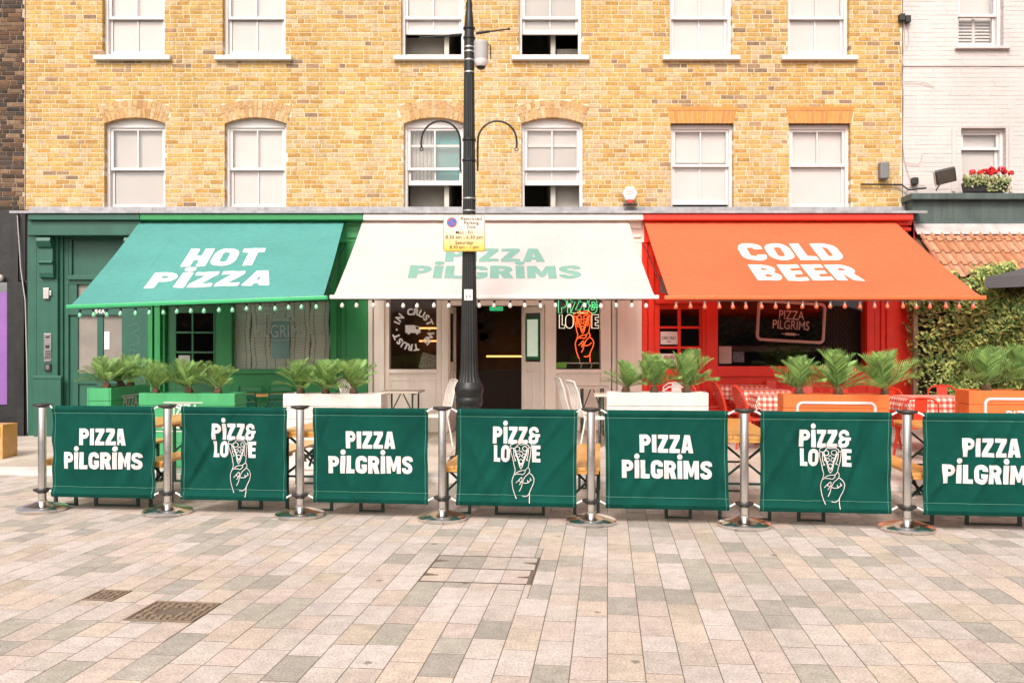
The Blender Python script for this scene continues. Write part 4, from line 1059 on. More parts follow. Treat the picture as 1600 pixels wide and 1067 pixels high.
# neon in the right pane
def hand_lines():
    L = [[(250, 335), (262, 312), (290, 306), (318, 286), (350, 296), (385, 284), (420, 286), (448, 300), (466, 322), (455, 342), (438, 346)],
         [(255, 340), (285, 350), (308, 338), (332, 312), (360, 317), (400, 310), (432, 326), (438, 346)],
         [(285, 350), (322, 450), (360, 548), (398, 450), (432, 346)], [(300, 372), (330, 450), (359, 520), (388, 450), (416, 372)],
         [(300, 425), (322, 405), (350, 415), (335, 438), (300, 425)], [(362, 430), (385, 405), (412, 420), (390, 440), (362, 430)], [(340, 395), (360, 380), (375, 398)],
         [(258, 342), (258, 385), (275, 445), (290, 520), (302, 560), (294, 605), (275, 655), (276, 700), (284, 750), (300, 800), (318, 845)],
         [(285, 352), (288, 430), (308, 474)], [(290, 474), (310, 470)], [(460, 342), (455, 400), (442, 480), (430, 540)], [(434, 362), (424, 440), (412, 464)], [(414, 464), (436, 470)],
         [(300, 612), (330, 580), (368, 566), (400, 564), (430, 540), (446, 562), (440, 590), (400, 630), (386, 660)],
         [(320, 602), (352, 600), (380, 606), (402, 584), (400, 566)], [(440, 590), (470, 612), (490, 650), (482, 700), (456, 758), (440, 800), (410, 822), (375, 818)],
         [(312, 690), (338, 662), (366, 634), (372, 664), (358, 690), (345, 710)], [(350, 650), (342, 670), (372, 682)], [(386, 660), (378, 684), (420, 690), (466, 656)], [(374, 690), (366, 730), (345, 772)], [(425, 660), (435, 690)], [(450, 640), (462, 666)], [(446, 780), (446, 830), (448, 885)]]
    for cx, cy, r in ((322, 358, 23), (395, 355, 23), (358, 480, 20)): L.append([(cx + r * math.cos(t * math.pi / 5), cy + r * math.sin(t * math.pi / 5)) for t in range(11)])
    return [smooth_path(l, 3) for l in L]
HAND = hand_lines()
NG = pm('green_neon', (0.10, 0.75, 0.28), 0.4, 0, emit=0.9, bump=0); NWH = pm('white_neon', (0.95, 0.85, 0.65), 0.4, 0, emit=0.9, bump=0); NR = pm('red_neon', (0.95, 0.10, 0.02), 0.4, 0, emit=1.4, bump=0)
ns = thing('neon_sign', 'neon sign reading PIZZ& LOVE with a red hand holding a pizza slice', 'neon sign', (mx(904, 14.2), 14.2, mz(570, 14.2)))
Yn = 14.19; sc_n = 62 / 470 * Yn / FPX                # metres per drawing unit
nfn = lambda x, y, w=0: (mx(904, Yn) + (x - 313) * sc_n, Yn - w, mz(489, Yn) - (y - 305) * sc_n * 1.0)
def outline(word, x0, x1, ybase, cap, mat, skip=None):
    m = MB()
    for polys, li in word_polys(word, (x1 - x0), cap):
        for poly in polys[:1] if li < 9 else []:
            P = [nfn((x0 + x1) / 2 + u, ybase - v) for u, v in poly]
            Q = [p for i, p in enumerate(P) if i == 0 or (Vector(p) - Vector(P[i - 1])).length > .004]
            m.tube(Q, .0062, 6, closed=True)
    m.build('tube_lettering', mat, ns, smooth=True)
outline('PiZZ&', 75, 545, 305, 165, NG)
outline('LO', 85, 250, 485, 160, NWH); outline('E', 470, 550, 485, 160, NWH)
m = MB()
for l in HAND:
    if len(l) > 5: m.tube([nfn(x, y * 1.0, .03) for x, y in l], .0075, 6)
m.build('tube_hand', NR, ns, smooth=True)
m = MB(); m.tube([nfn(318, 845, .03), nfn(330, 900, .02), nfn(350, 930, .0), nfn(330, 960, .0)], .006, 6); m.tube([nfn(448, 885, .03), nfn(470, 930, .02), nfn(450, 960, .0)], .006, 6); m.box(mx(872, Yn), mx(936, Yn), Yn - .01, Yn + .04, mz(568, Yn), mz(566.5, Yn)); m.build('sign_stand', WHITE, ns)
m = MB(); S(m, 869, 885, 566, 575, 14.16, 14.3); o = m.build('green_box', pm('lime_box', (0.22, 0.62, 0.08), 0.5)); tag(o, 'small lime green box at the foot of the neon window', 'box')

# ---- red shopfront
s3 = thing('red_shopfront', 'red painted shopfront with a six pane glazed door and wide window', 'shopfront', (mx(1215, YS), YS, zb(mx(1215, YS))))
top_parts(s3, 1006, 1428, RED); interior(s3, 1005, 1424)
for a, b, y in ((1003.5, 1012, 14.0), (1013, 1022, 14.04), (1022, 1031, 14.10), (1098, 1104, 14.06), (1104, 1122, 14.02), (1355, 1366, 14.04), (1366, 1376, 14.09), (1377, 1386, 14.05), (1386, 1418, 14.0), (1418, 1428, 13.98)):
    m = MB(); post(m, a, b, y, 14.3); m.build('pilaster', RED, s3, bevel=.006)
m = MB(); S(m, 1398, 1425, 338, 352, 13.90, 13.98); S(m, 1402, 1424, 355, 361, 13.94, 13.98); m.build('capital', RED, s3, bevel=.008)
m = MB(); m.box(mx(1022, 14.12), mx(1366, 14.12), 14.12, 14.28, mz(465, 14.12), 3.6); S(m, 1024, 1098, 462, 474, 14.06, 14.12); S(m, 1024, 1100, 425, 431, 14.05, 14.12); S(m, 1024, 1100, 372, 376, 14.07, 14.12); m.build('transom_panel', RED, s3)
m = MB(); S(m, 1028, 1096, 432, 458, 14.115, 14.12); m.build('fanlight', FROST, s3)
x0, x1 = mx(1122, 14.06), mx(1355, 14.06); z0_ = zb(x0)
m = MB(); m.box(x0, x1, 14.06, 14.25, z0_, mz(573, 14.06)); r_ = m.build('stall_riser', RED, s3)
m = MB(); S(m, 1121, 1356, 572, 588, 14.01, 14.06); m.box(x0 + .05, x1 - .05, 14.045, 14.06, z0_ + .08, z0_ + .11); m.box(x0 + .05, x1 - .05, 14.045, 14.06, mz(600, 14.06), mz(597, 14.06)); m.build('panel_moulding', RED, r_, bevel=.004)
panel_glass(s3, 1122, 1355, 465, 573, 14.13)
Y = 14.16; m = MB(); z0_ = zb(2.5)
for a, b in ((1024, 1031), (1093, 1101)): m.box(mx(a, Y), mx(b, Y), Y, Y + .05, z0_, mz(474, Y))
m.box(mx(1031, Y), mx(1093, Y), Y + .001, Y + .049, mz(483, Y), mz(474, Y)); m.box(mx(1031, Y), mx(1093, Y), Y + .001, Y + .049, z0_, mz(576, Y)); m.box(mx(1059, Y), mx(1064, Y), Y + .004, Y + .046, mz(576, Y), mz(483, Y))
for q in (509.5, 541): m.box(mx(1031, Y), mx(1093, Y), Y + .006, Y + .044, mz(q + 4, Y), mz(q, Y))
d = m.build('door', RED, s3, bevel=.004); 
for a, b in ((1031, 1059), (1064, 1093)):
    for q0, q1 in ((483, 509.5), (513.5, 541), (545, 576)):
        m = MB(); m.box(mx(a, Y), mx(b, Y), Y + .022, Y + .026, mz(q1, Y), mz(q0, Y)); m.build('pane', GLASS, d)
def notice(name, p0, p1, q0, q1, y, label):
    m = MB(); m.box(mx(p0, y), mx(p1, y), y, y + .003, mz(q1, y), mz(q0, y)); o = m.build(name, PAPER); return tag(o, label, 'notice')
Yp = Y + .015
n_ = notice('notice', 1032, 1058.5, 518, 538, Yp, 'white card in the red door reading CARD ONLY')
text_mb('CARD ONLY', .075, lambda u, v, w: (mx(1045, Yp) + u, Yp - w, mz(530.5, Yp) + v), .02, .24, lift=.002).build('lettering', INK, n_)
lines_mb([[(mx(1042, Yp), mz(533.6, Yp)), (mx(1048.5, Yp), mz(533.6, Yp))]], .012, lambda u, v, w: (u, Yp - w, v), .002).build('print', INK, n_)
def no_sign(cx, cz, r, par):
    m = lines_mb([[(cx + r * math.cos(t * math.pi / 12), cz + r * math.sin(t * math.pi / 12)) for t in range(25)], [(cx - r * .7, cz + r * .7), (cx + r * .7, cz - r * .7)]], .011, lambda u, v, w: (u, Yp - w, v), .002); m.build('prohibition_ring', REDINK, par)
    m = lines_mb([[(cx - r * .5, cz), (cx + r * .5, cz)]], .018, lambda u, v, w: (u, Yp - w, v), .0015); m.build('symbol', INK, par)
n_ = notice('notice', 1032, 1058.5, 552.5, 572, Yp, 'white notice in the red door with two prohibition rings')
no_sign(mx(1041, Yp), mz(559, Yp), .036, n_); no_sign(mx(1050, Yp), mz(559, Yp), .036, n_)
text_mb('NO SMOKING', .045, lambda u, v, w: (mx(1045, Yp) + u, Yp - w, mz(569, Yp) + v), .01, .22, lift=.002).build('lettering', INK, n_)
n_ = notice('notice', 1072, 1086, 554.5, 572, Yp, 'small notice in the red door with a single no smoking ring'); no_sign(mx(1079, Yp), mz(560.5, Yp), .05, n_)
n_ = notice('notice', 1123.5, 1143, 541, 568, 14.15, 'plain white sheet of paper in the corner of the wide red window')
lines_mb([[(mx(1126, 14.15), mz(552 + 3 * k, 14.15)), (mx(1140, 14.15), mz(552 + 3 * k, 14.15))] for k in range(4)], .006, lambda u, v, w: (u, 14.149 - w, v), .001).build('print', pm('grey_print', (0.4, 0.38, 0.36), 0.9), n_)
n_ = notice('poster', 1145, 1163, 550, 566, 14.2, 'blue and grey poster standing beside the white sheet in the red window'); n_.data.materials[0] = pm('blue_poster', (0.16, 0.2, 0.24), 0.7, 0.4, 25, 0)
sg = thing('window_sign', 'tilted pale framed sign reading PIZZA PILGRIMS over a rolling pin', 'sign', (mx(1236, 14.2), 14.2, mz(536, 14.2)))
Yk = 14.19; kx, kz = mx(1236, Yk), mz(503, Yk); tl = RAD(-3.2)
kfn = lambda u, v, w: (kx + u * math.cos(tl) - v * math.sin(tl), Yk - w, kz + u * math.sin(tl) + v * math.cos(tl))
PALE = pm('pale_sign', (0.82, 0.74, 0.67), 0.6, 0.05)
rr_ = rrect(-.55, .55, -.32, .32, .07); m = MB(); m.tube([kfn(u, v, 0) for u, v in rr_], .026, 8, closed=True); m.build('sign_frame', PALE, sg, smooth=True)
text_mb('PIZZA', .215, lambda u, v, w: kfn(u, v + .04, w), .004, .42).build('lettering', PALE, sg); text_mb('PILGRIMS', .215, lambda u, v, w: kfn(u, v - .125, w), .004, .61).build('lettering', PALE, sg)
m = MB(); m.tube([kfn(-.15, -.205, 0), kfn(-.08, -.205, 0)], .008, 6); m.tube([kfn(-.08, -.205, 0), kfn(.08, -.205, 0)], .024, 8); m.tube([kfn(.08, -.205, 0), kfn(.15, -.205, 0)], .008, 6); m.build('rolling_pin', PALE, sg)
# chains of beads and plants inside the red window
m = MB(); rq = random.Random(9)
for k in range(20):
    x = mx(1285 + k * 3.5, 14.5)
    for j_ in range(14): z = 2.35 - j_ * .095 + (k % 2) * .045; m.tube([(x, 14.5, z), (x + .004, 14.5, z - .07)], .006, 5)
o = m.build('bead_curtain', pm('brass_bead', (0.22, 0.15, 0.09), 0.35, metal=0.6)); tag(o, 'brass bead curtain hanging behind the wide red window', 'bead curtain')
LEAFD = pm('indoor_leaf', (0.06, 0.10, 0.03), 0.6, 0.3, 9, attr=False)
m = MB()
for k in range(1500):
    t = rq.random(); x = mx(1125 + 165 * t, 14.7) ; z = 1.72 + .25 * math.sin(t * 7) + rq.gauss(0, .13); y = 14.55 + rq.uniform(0, .3); s = rq.uniform(.02, .05); a = Vector((rq.uniform(-1, 1), rq.uniform(-1, 1), rq.uniform(-1, .3))).normalized() * s; b = a.orthogonal().normalized() * s * .4; p = Vector((x, y, z))
    m.add([p - a, p + b, p + a, p - b], [(0, 1, 2, 3)])
o = m.build('foliage', LEAFD); pl = thing('trailing_plant', 'dark trailing greenery hanging inside the wide red window', 'plant', (mx(1207, 14.7), 14.7, 1.5)); adopt(o, pl)
m = MB(); m.box(mx(1120, 14.6), mx(1300, 14.6), 14.6, 14.75, 1.5, 1.6); m.build('trough', DARKROOM, pl)

# ================================================================== AWNINGS
def awning(name, label, TL, TR, BL, BR, mat, barmat, ink, words):
    TL, TR, BL, BR = map(Vector, (TL, TR, BL, BR))
    t = thing(name, label, 'awning', tuple((TL + TR) / 2 - Vector((0, 0, .2))))
    B0 = (BL + BR) / 2; T0 = (TL + TR) / 2
    U = (TR - TL).normalized(); V = (T0 - B0); Lg = V.length; V.normalize(); Nn = U.cross(V).normalized()
    if Nn.z < 0: Nn = -Nn
    W = (TR - TL).length; nu, nv = 40, 26
    def P(s, q):                                       # s across 0..1, q up 0..1
        p = BL.lerp(BR, s).lerp(TL.lerp(TR, s), q)
        sag = -.05 * math.sin(math.pi * q) * (.6 + .4 * math.sin(math.pi * s)) + .006 * math.sin(s * 23 + q * 5) * (1 - q) + .003 * math.sin(s * 90 + 3 * q)
        return p + Nn * sag
    m = MB(); vs = [P(i / nu, j / nv) for j in range(nv + 1) for i in range(nu + 1)]
    vs += [p - Nn * .004 for p in vs]; k = (nu + 1) * (nv + 1)
    fs = [(j * (nu + 1) + i, j * (nu + 1) + i + 1, (j + 1) * (nu + 1) + i + 1, (j + 1) * (nu + 1) + i) for j in range(nv) for i in range(nu)]
    fs += [tuple(k + a for a in reversed(f)) for f in fs]
    for i in range(nu): fs.append((i + 1, i, k + i, k + i + 1))
    for j in range(nv):
        for e in (0, nu): a = j * (nu + 1) + e; b = a + nu + 1; fs.append((a, b, k + b, k + a))
    m.add(vs, fs); cv = m.build('canvas', mat, t, smooth=True)
    # stitched hem with a wavy edge just above the bar
    m = MB(); n = 90; hem = []
    for i in range(n + 1):
        s = i / n; q = .035 + .006 * math.sin(i * 1.9) ; hem.append(P(s, q) + Nn * .006)
    low_ = [P(i / n, .0) + Nn * .006 for i in range(n + 1)]
    m.add(hem + low_, [(i, i + 1, n + 2 + i, n + 1 + i) for i in range(n)]); m.build('hem', mat, cv)
    for q_ in range(1, int(W / .6)):
        s0 = q_ / int(W / .6); n = 30; e_ = .011 / W; m = MB(); m.add([P(s0 - e_, .02 + .96 * i / n) + Nn * .0018 for i in range(n + 1)] + [P(s0 + e_, .02 + .96 * i / n) + Nn * .0018 for i in range(n + 1)], [(i, i + 1, n + 2 + i, n + 1 + i) for i in range(n)]); m.build('seam', mat, cv)
    for word, width, cap, vbase in words:
        def fn(u, v, w, vb=vbase): s = .5 + u / W; q = (vb + v) / Lg; return P(s, q) + Nn * w
        flat_polys(word_polys(word, width, cap), fn, .004, .08).build('lettering', ink, cv)
    m = MB(); e = (BR - BL).normalized(); m.obox(BL - e * .06 + Vector((0, -.01, -.02)), BR + e * .06 + Vector((0, -.01, -.02)), .06, .055); m.build('front_bar', barmat, t, bevel=.012)
    m = MB(); m.tube([TL + Vector((0, .06, .0)), TR + Vector((0, .06, .0))], .055, 12); m.build('roller', barmat, t, smooth=True)
    for s, sg_ in ((.10, 1), (.90, -1)):
        a = TL.lerp(TR, s) + Vector((0, .0, -.25)); b = BL.lerp(BR, s) + Vector((0, .05, -.03)); el = a.lerp(b, .5) + Vector((.35 * sg_, 0, -.05))
        m = MB(); m.obox(a, el, .035, .06); m.obox(el, b, .03, .05); m.build('folding_arm', barmat, t)
    for s in (0, 1):                                    # side struts seen past the canvas
        a = TL.lerp(TR, s) + Vector((0, .1, -.35)); b = BL.lerp(BR, s) + Vector((0, .08, -.02)); m = MB(); m.tube([a, b], .009, 6); m.build('stay', CORD, t)
    return t, BL, BR
AGR = pm('teal_canvas', (0.17, 0.52, 0.475), 0.85, 0.08, 1.1, 0.12, 300, trans=0.5, streak=0.07, spec=0.2)
AWH = pm('white_canvas', (0.86, 0.795, 0.775), 0.85, 0.05, 1.1, 0.12, 300, trans=0.55, streak=0.05, spec=0.2)
ARD = pm('orange_canvas', (0.92, 0.245, 0.11), 0.85, 0.08, 1.1, 0.12, 300, trans=0.48, streak=0.07, spec=0.2)
PRINTW = pm('white_print', (0.78, 0.73, 0.71), 0.85, 0.04, 3, 0.08, 300); PRINTG = pm('mint_print', (0.16, 0.32, 0.265), 0.85, 0.06, 3, 0.08, 300)
ABARG = pm('green_bar', (0.03, 0.38, 0.14), 0.4); ABARR = pm('orange_bar', (0.70, 0.14, 0.04), 0.4)
aw1 = awning('awning', 'teal green awning lettered HOT PIZZA', (-6.07, 13.88, 3.62), (-2.74, 13.88, 3.62), (-5.83, 11.27, 2.126), (-2.50, 11.27, 2.245), AGR, ABARG, PRINTW, [('HOT', 1.14, .66, 1.27), ('PiZZA', 1.73, .56, .49)])
aw2 = awning('awning', 'white awning lettered PIZZA PILGRIMS in mint green', (-2.435, 13.88, 3.63), (1.90, 13.88, 3.63), (-2.41, 11.54, 2.27), (1.93, 11.54, 2.27), AWH, WHITE, PRINTG, [('PIZZA', 1.49, .48, 1.21), ('PiLGRiMS', 2.47, .46, .60)])
aw3 = awning('awning', 'orange red awning lettered COLD BEER', (2.16, 13.88, 3.62), (6.25, 13.88, 3.62), (2.06, 11.17, 2.24), (6.15, 11.17, 2.24), ARD, ABARR, PRINTW, [('COLD', 1.50, .68, 1.43), ('BEER', 1.48, .64, .60)])

# festoon bulbs under each awning bar
BULBG = pm('green_bulb', (0.20, 0.55, 0.34), 0.15, 0.05, coat=0.6); BULBW = pm('clear_bulb', (0.72, 0.68, 0.62), 0.12, 0.05, coat=0.6); BULBR = pm('red_bulb', (0.66, 0.13, 0.06), 0.15, 0.05, coat=0.6)
def festoon(aw, n, mat, sockmat, label):
    t_, BL, BR = aw
    t = thing('string_lights', label, 'string lights', tuple((BL + BR) / 2 - Vector((0, 0, .12))))
    pb = None; pts = []
    for i in range(n):
        s = (i + .5) / n; p = BL.lerp(BR, s) + Vector((rng.uniform(-.012, .012), .02, -.068 - rng.uniform(0, .012)))
        pts += [p + Vector((0, 0, .012)), BL.lerp(BR, min(1, (i + 1) / n)) + Vector((0, .02, -.058))]
        if pb is None:
            k = MB(); k.lathe([(.012, -.02), (.015, -.03), (.025, -.05), (.029, -.068), (.021, -.086), (.004, -.094)], 12); pb = k.build('bulb', mat, None, smooth=True)
            k = MB(); k.lathe([(.012, .012), (.016, .006), (.016, -.024), (.012, -.028)], 10); so = k.build('socket', sockmat, None, smooth=True); so.parent = pb
            b = pb
        else:
            b = pb.copy(); COL.objects.link(b); q = so.copy(); COL.objects.link(q); q.parent = b
        adopt(b, t); b.location = p; b.rotation_euler = (rng.uniform(-.12, .12), rng.uniform(-.12, .12), 0)
    m = MB(); m.tube(pts[:-1], .005, 5); m.build('cable', CORD if sockmat is BLACKP else sockmat, t)
festoon(aw1, 18, BULBG, BLACKP, 'string of green bulbs hung under the teal awning bar')
festoon(aw2, 21, BULBW, BLACKP, 'string of clear bulbs hung under the white awning bar')
festoon(aw3, 22, BULBR, pm('grey_socket', (0.30, 0.24, 0.22), 0.5), 'string of red bulbs hung under the orange awning bar')
# ================================================================== BARRIER
VB = 7.62
def u_at(px, v):
    k = (px - 800) / FPX; return v * (k * CT - ST) / (CT + k * ST)
PX = [66, 262, 469, 691, 923.5, 1163, 1417]
PU = [u_at(p, VB) for p in PX]; PU.append(PU[-1] + 1.36)
plabel = ['polished steel barrier post at the free end of the row', 'polished steel barrier post in front of the green planter text', 'polished steel barrier post in front of the white planter left of the marble table',
          'polished steel barrier post between the marble table and the lamp post', 'polished steel barrier post in front of the striped white chairs', 'polished steel barrier post in front of the red woven chairs',
          'polished steel barrier post between the two orange planters', 'polished steel barrier post beyond the last banner']
pr = thing('barrier_post', plabel[0], 'barrier post', (0, 0, 0), 'steel posts of the barrier row')
m = MB(); m.lathe([(.222, 0), (.226, .006), (.226, .026), (.215, .036), (.15, .056), (.085, .072), (.055, .082), (.03, .086)], 40); m.build('base', STEEL, pr, smooth=True)
m = MB(); m.lathe([(.042, .075), (.042, .10), (.0375, .104), (.0375, 1.0), (.034, 1.012)], 20); m.build('pole', STEEL, pr, smooth=True)
m = MB(); m.lathe([(.0385, .985), (.085, 1.004), (.088, 1.012), (.085, 1.020), (.05, 1.023), (.001, 1.023)], 24); m.build('cap', BLACKP, pr, smooth=True)
m = MB(); m.lathe([(.0385, .165), (.05, .175), (.078, .192), (.08, .2), (.078, .206), (.0385, .208)], 24); m.build('collar', BLACKP, pr, smooth=True)
posts = []
for i, u in enumerate(PU):
    x, y = uv2xy(u, VB)
    if i == 0: pr.location = (x, y, .003)
    else: dup(pr, (x, y, .003), rng.uniform(0, 3), plabel[i])

BANG = pm('banner_canvas', (0.0038, 0.058, 0.043), 0.85, 0.12, 3, 0.15, 350, spec=0.08); STITCH = pm('pale_stitch', (0.10, 0.26, 0.20), 0.8)
weather(BANG, 0.82, 1.12, 2.2)
BPRINT = pm('banner_print', (0.64, 0.60, 0.585), 0.8, 0.05, 6, 0.06, 300)
WEB = pm('white_webbing', (0.68, 0.65, 0.61), 0.8)
blabel = ['green banner lettered PIZZA PILGRIMS hung from the free end post', 'green banner with PIZZ& LOVE pizza hand logo in front of the green planter', 'green banner lettered PIZZA PILGRIMS in front of the marble topped table',
          'green banner with PIZZ& LOVE pizza hand logo in front of the lamp post', 'green banner lettered PIZZA PILGRIMS in front of the striped white chairs and white planter', 'green banner with PIZZ& LOVE pizza hand logo in front of the orange planter',
          'green banner lettered PIZZA PILGRIMS below the leafy hedge']
for i in range(7):
    ua, ub = PU[i] + (.10 if i == 0 else .128), PU[i + 1] - .128
    W = ub - ua; z0, z1 = .135, 1.008; H = z1 - z0
    cx, cy = uv2xy((ua + ub) / 2, VB)
    t = thing('barrier_banner', blabel[i], 'banner', (cx, cy, z0), 'canvas banners of the barrier row')
    ph = rng.uniform(0, 6); ph2 = rng.uniform(0, 6); skew = rng.uniform(-.012, .012)
    rb = random.Random(50 + i)
    folds = [(rb.uniform(-.5, .5), rb.uniform(.25, .9), rb.uniform(.018, .06), rb.uniform(-.7, .7), rb.uniform(-.02, .02)) for _ in range(16)]
    def Q(u, v, w=0.0):                                 # u from centre, v height above the banner foot
        a = u / W; b = v / H
        d = .010 * math.sin(a * 5 + ph) * math.sin(math.pi * min(max(b, 0), 1)) + .005 * math.sin(a * 15 + b * 4 + ph2) * (1 - abs(b - .5))
        for f0, fb, fw, fs_, fa in folds: d += fa * math.exp(-((a - f0 - fs_ * (b - fb)) / fw) ** 2) * min(1, 4 * b * (1 - b) + .2)
        e = max(0, abs(a) * 2 - .86) / .14
        d += .009 * e * math.sin(b * 19 + ph) * (1 - abs(2 * b - 1) ** 4)
        roll = max(0.0, .022 - abs(v - .035) * .45) + max(0.0, .017 - abs(v - H + .03) * .45)     # rods in the sleeves
        uu = u * (1 - .012 * math.sin(math.pi * b)) + skew * b
        x, y = uv2xy((ua + ub) / 2 + uu, VB + d - roll - w); return (x, y, z0 + v)
    nu, nv = 64, 46
    m = MB(); vs = [Q((i_ / nu - .5) * W, j_ / nv * H) for j_ in range(nv + 1) for i_ in range(nu + 1)]; k = len(vs)
    vs += [(x + ST * .003, y + CT * .003, z) for x, y, z in vs]
    fs = [(j_ * (nu + 1) + i_, j_ * (nu + 1) + i_ + 1, (j_ + 1) * (nu + 1) + i_ + 1, (j_ + 1) * (nu + 1) + i_) for j_ in range(nv) for i_ in range(nu)]
    fs += [tuple(k + a for a in reversed(f)) for f in fs]
    for i_ in range(nu):
        fs.append((i_ + 1, i_, k + i_, k + i_ + 1)); a = nv * (nu + 1) + i_; fs.append((a, a + 1, k + a + 1, k + a))
    for j_ in range(nv):
        for e in (0, nu): a = j_ * (nu + 1) + e; b = a + nu + 1; fs.append((a, b, k + b, k + a))
    m.add(vs, fs); cv = m.build('canvas', BANG, t, smooth=True)
    if i % 2 == 0:
        flat_polys(word_polys('PIZZA', .47, .158), lambda u, v, w: Q(u, v + .50, w), .005, .022).build('lettering', BPRINT, cv)
        flat_polys(word_polys('PiLGRiMS', .79, .160), lambda u, v, w: Q(u, v + .272, w), .005, .022).build('lettering', BPRINT, cv)
    else:
        s = .000915; hb = .565
        dr = lambda x, y, w: Q((x - 312) * s, hb - (y - 305) * s, w)
        flat_polys([([[(x, y) for x, y in p] for p in g_], li) for g_, li in [([[(310 + u, 305 - v) for u, v in pp] for pp in polys], li) for polys, li in word_polys('PiZZ&', 470, 165)]], dr, .005, 24).build('lettering', BPRINT, cv)
        for wd, xa, xb in (('LO', 85, 250), ('E', 470, 552)):
            flat_polys([([[((xa + xb) / 2 + u, 485 - v) for u, v in pp] for pp in polys], li) for polys, li in word_polys(wd, xb - xa, 165)], dr, .005, 24).build('lettering', BPRINT, cv)
        # dark slice behind the drawn hand, then its lines
        lines_mb(HAND, 6.5, dr, .008).build('hand_drawing', BPRINT, cv)
    m = MB()
    for zz in (.10, H - .072): 
        n = 60; m.add([Q((q / n - .5) * W, zz, .0022) for q in range(n + 1)] + [Q((q / n - .5) * W, zz + .0028, .0022) for q in range(n + 1)], [(q, q + 1, n + 2 + q, n + 1 + q) for q in range(n)])
    for uu in (-W / 2 + .028, W / 2 - .028):
        n = 40; m.add([Q(uu, q / n * H, .0022) for q in range(n + 1)] + [Q(uu + .0028, q / n * H, .0022) for q in range(n + 1)], [(q, q + 1, n + 2 + q, n + 1 + q) for q in range(n)])
    m.build('stitching', STITCH, cv)
    for zz, zc in ((1.0, 1.008), (.185, .195)):
        for e, uu, pu in ((0, ua, PU[i]), (1, ub, PU[i + 1])):
            a = uv2xy(uu + (.01 if e == 0 else -.01), VB); b = uv2xy(pu + (.08 if e == 0 else -.08), VB); mid = ((a[0] + b[0]) / 2, (a[1] + b[1]) / 2 - .01)
            m = MB(); m.tube([(a[0], a[1], zz - .02), (mid[0], mid[1], zc - .012), (b[0], b[1], zc)], [.012, .008, .010], 8); m.build('rod_clip', WEB if zz > .5 or e else WEB, t, smooth=True)

# ================================================================== LAMP POST, SIGN, CAMERA
LX, LY = mx(733, 10.45), 10.45
lz = pave_z(LX, LY)
lp = thing('lamp_post', 'black fluted cast iron lamp post with bell shaped base and curled hooks', 'lamp post', (LX, LY, lz))
pz = lambda py: mz(py, LY)
fl = lambda n, d: (lambda i, t: 1 - d * (0.5 + 0.5 * math.cos(n * t)) ** 2)
m = MB(); m.lathe([(.27, 0), (.27, .10), (.24, .13), (.24, .16)], 32, (LX, LY, lz)); m.build('plinth', IRON, lp, smooth=True)
m = MB(); m.lathe([(.175, lz + .16), (.165, lz + .3), (.152, pz(633))], 96, (LX, LY, 0), fl(16, .05)); m.build('pedestal', IRON, lp, smooth=True)
m = MB(); m.lathe([(.152, pz(633)), (.165, pz(630)), (.168, pz(623)), (.158, pz(621)), (.158, pz(619)), (.168, pz(617)), (.17, pz(613)), (.178, pz(610)), (.180, pz(607)), (.172, pz(604)), (.150, pz(597))], 40, (LX, LY, 0)); m.build('base_moulding', IRON, lp, smooth=True)
prof = [(.152, pz(599)), (.122, pz(589)), (.109, pz(578)), (.105, pz(555)), (.099, pz(515)), (.093, pz(471)), (.087, pz(430)), (.079, pz(340)), (.075, pz(250)), (.069, pz(180)), (.065, pz(118))]
m = MB(); m.lathe(prof, 128, (LX, LY, 0), fl(16, .085)); m.build('shaft', IRON, lp, smooth=True)
m = MB(); m.lathe([(.064, pz(118)), (.062, pz(60)), (.056, pz(40)), (.044, pz(19)), (.036, pz(16)), (.042, pz(8)), (.028, pz(0)), (.028, pz(-20)), (.045, pz(-40)), (.045, pz(-60)), (.03, pz(-75)), (.03, pz(-160))], 24, (LX, LY, 0)); m.build('upper_shaft', IRON, lp, smooth=True)
for q, r in ((45, .073), (60, .074), (219, .084), (251, .086)):
    m = MB(); m.lathe([(r - .012, pz(q + 2.2)), (r, pz(q + 1.4)), (r, pz(q - 1.4)), (r - .012, pz(q - 2.2))], 24, (LX, LY, 0)); m.build('collar', IRON, lp, smooth=True)
BAND_ = pm('steel_band', (0.55, 0.53, 0.50), 0.35, 0.1, metal=0.9)
for q, r in ((75, .067), (82, .067), (95, .0675), (114, .0685), (311, .0815), (330, .0825)):
    m = MB(); m.lathe([(r - .004, pz(q + 1.1)), (r, pz(q + 1)), (r, pz(q - 1)), (r - .004, pz(q - 1.1))], 24, (LX, LY, 0)); m.build('steel_strap', BAND_, lp, smooth=True)
for sg_ in (-1, 1):
    X = lambda p: LX + sg_ * (p / FPX * LY)
    arcp = [(X(13.5), LY - .02, pz(268)), (X(13.5), LY - .02, pz(225))] + [(X(44 - 30.5 * math.cos(a)), LY - .02, pz(222 - 32 * math.sin(a))) for a in [math.pi * k / 14 for k in range(1, 14)]] + [(X(74.5), LY - .02, pz(226)), (X(74), LY - .02, pz(231))]
    m = MB(); m.tube(arcp, .0125, 8); m.tube([(X(74 + 2.6 * math.cos(t)), LY - .02, pz(234 + 2.6 * math.sin(t))) for t in [k * math.pi / 5 for k in range(10)]], .006, 6, closed=True); m.build('hook', IRON, lp, smooth=True)
m = MB(); m.tube([(mx(660, LY), LY - .02, pz(60)), (mx(703, LY), LY - .01, pz(56.5))], .010, 8); m.tube([(mx(703, LY), LY - .01, pz(56.5)), (mx(722, LY), LY, pz(54.5))], .018, 8); m.tube([(mx(744, LY), LY, pz(52.5)), (mx(765, LY), LY - .01, pz(50))], .018, 8); m.tube([(mx(765, LY), LY - .01, pz(50)), (mx(793, LY), LY - .02, pz(47))], .010, 8)
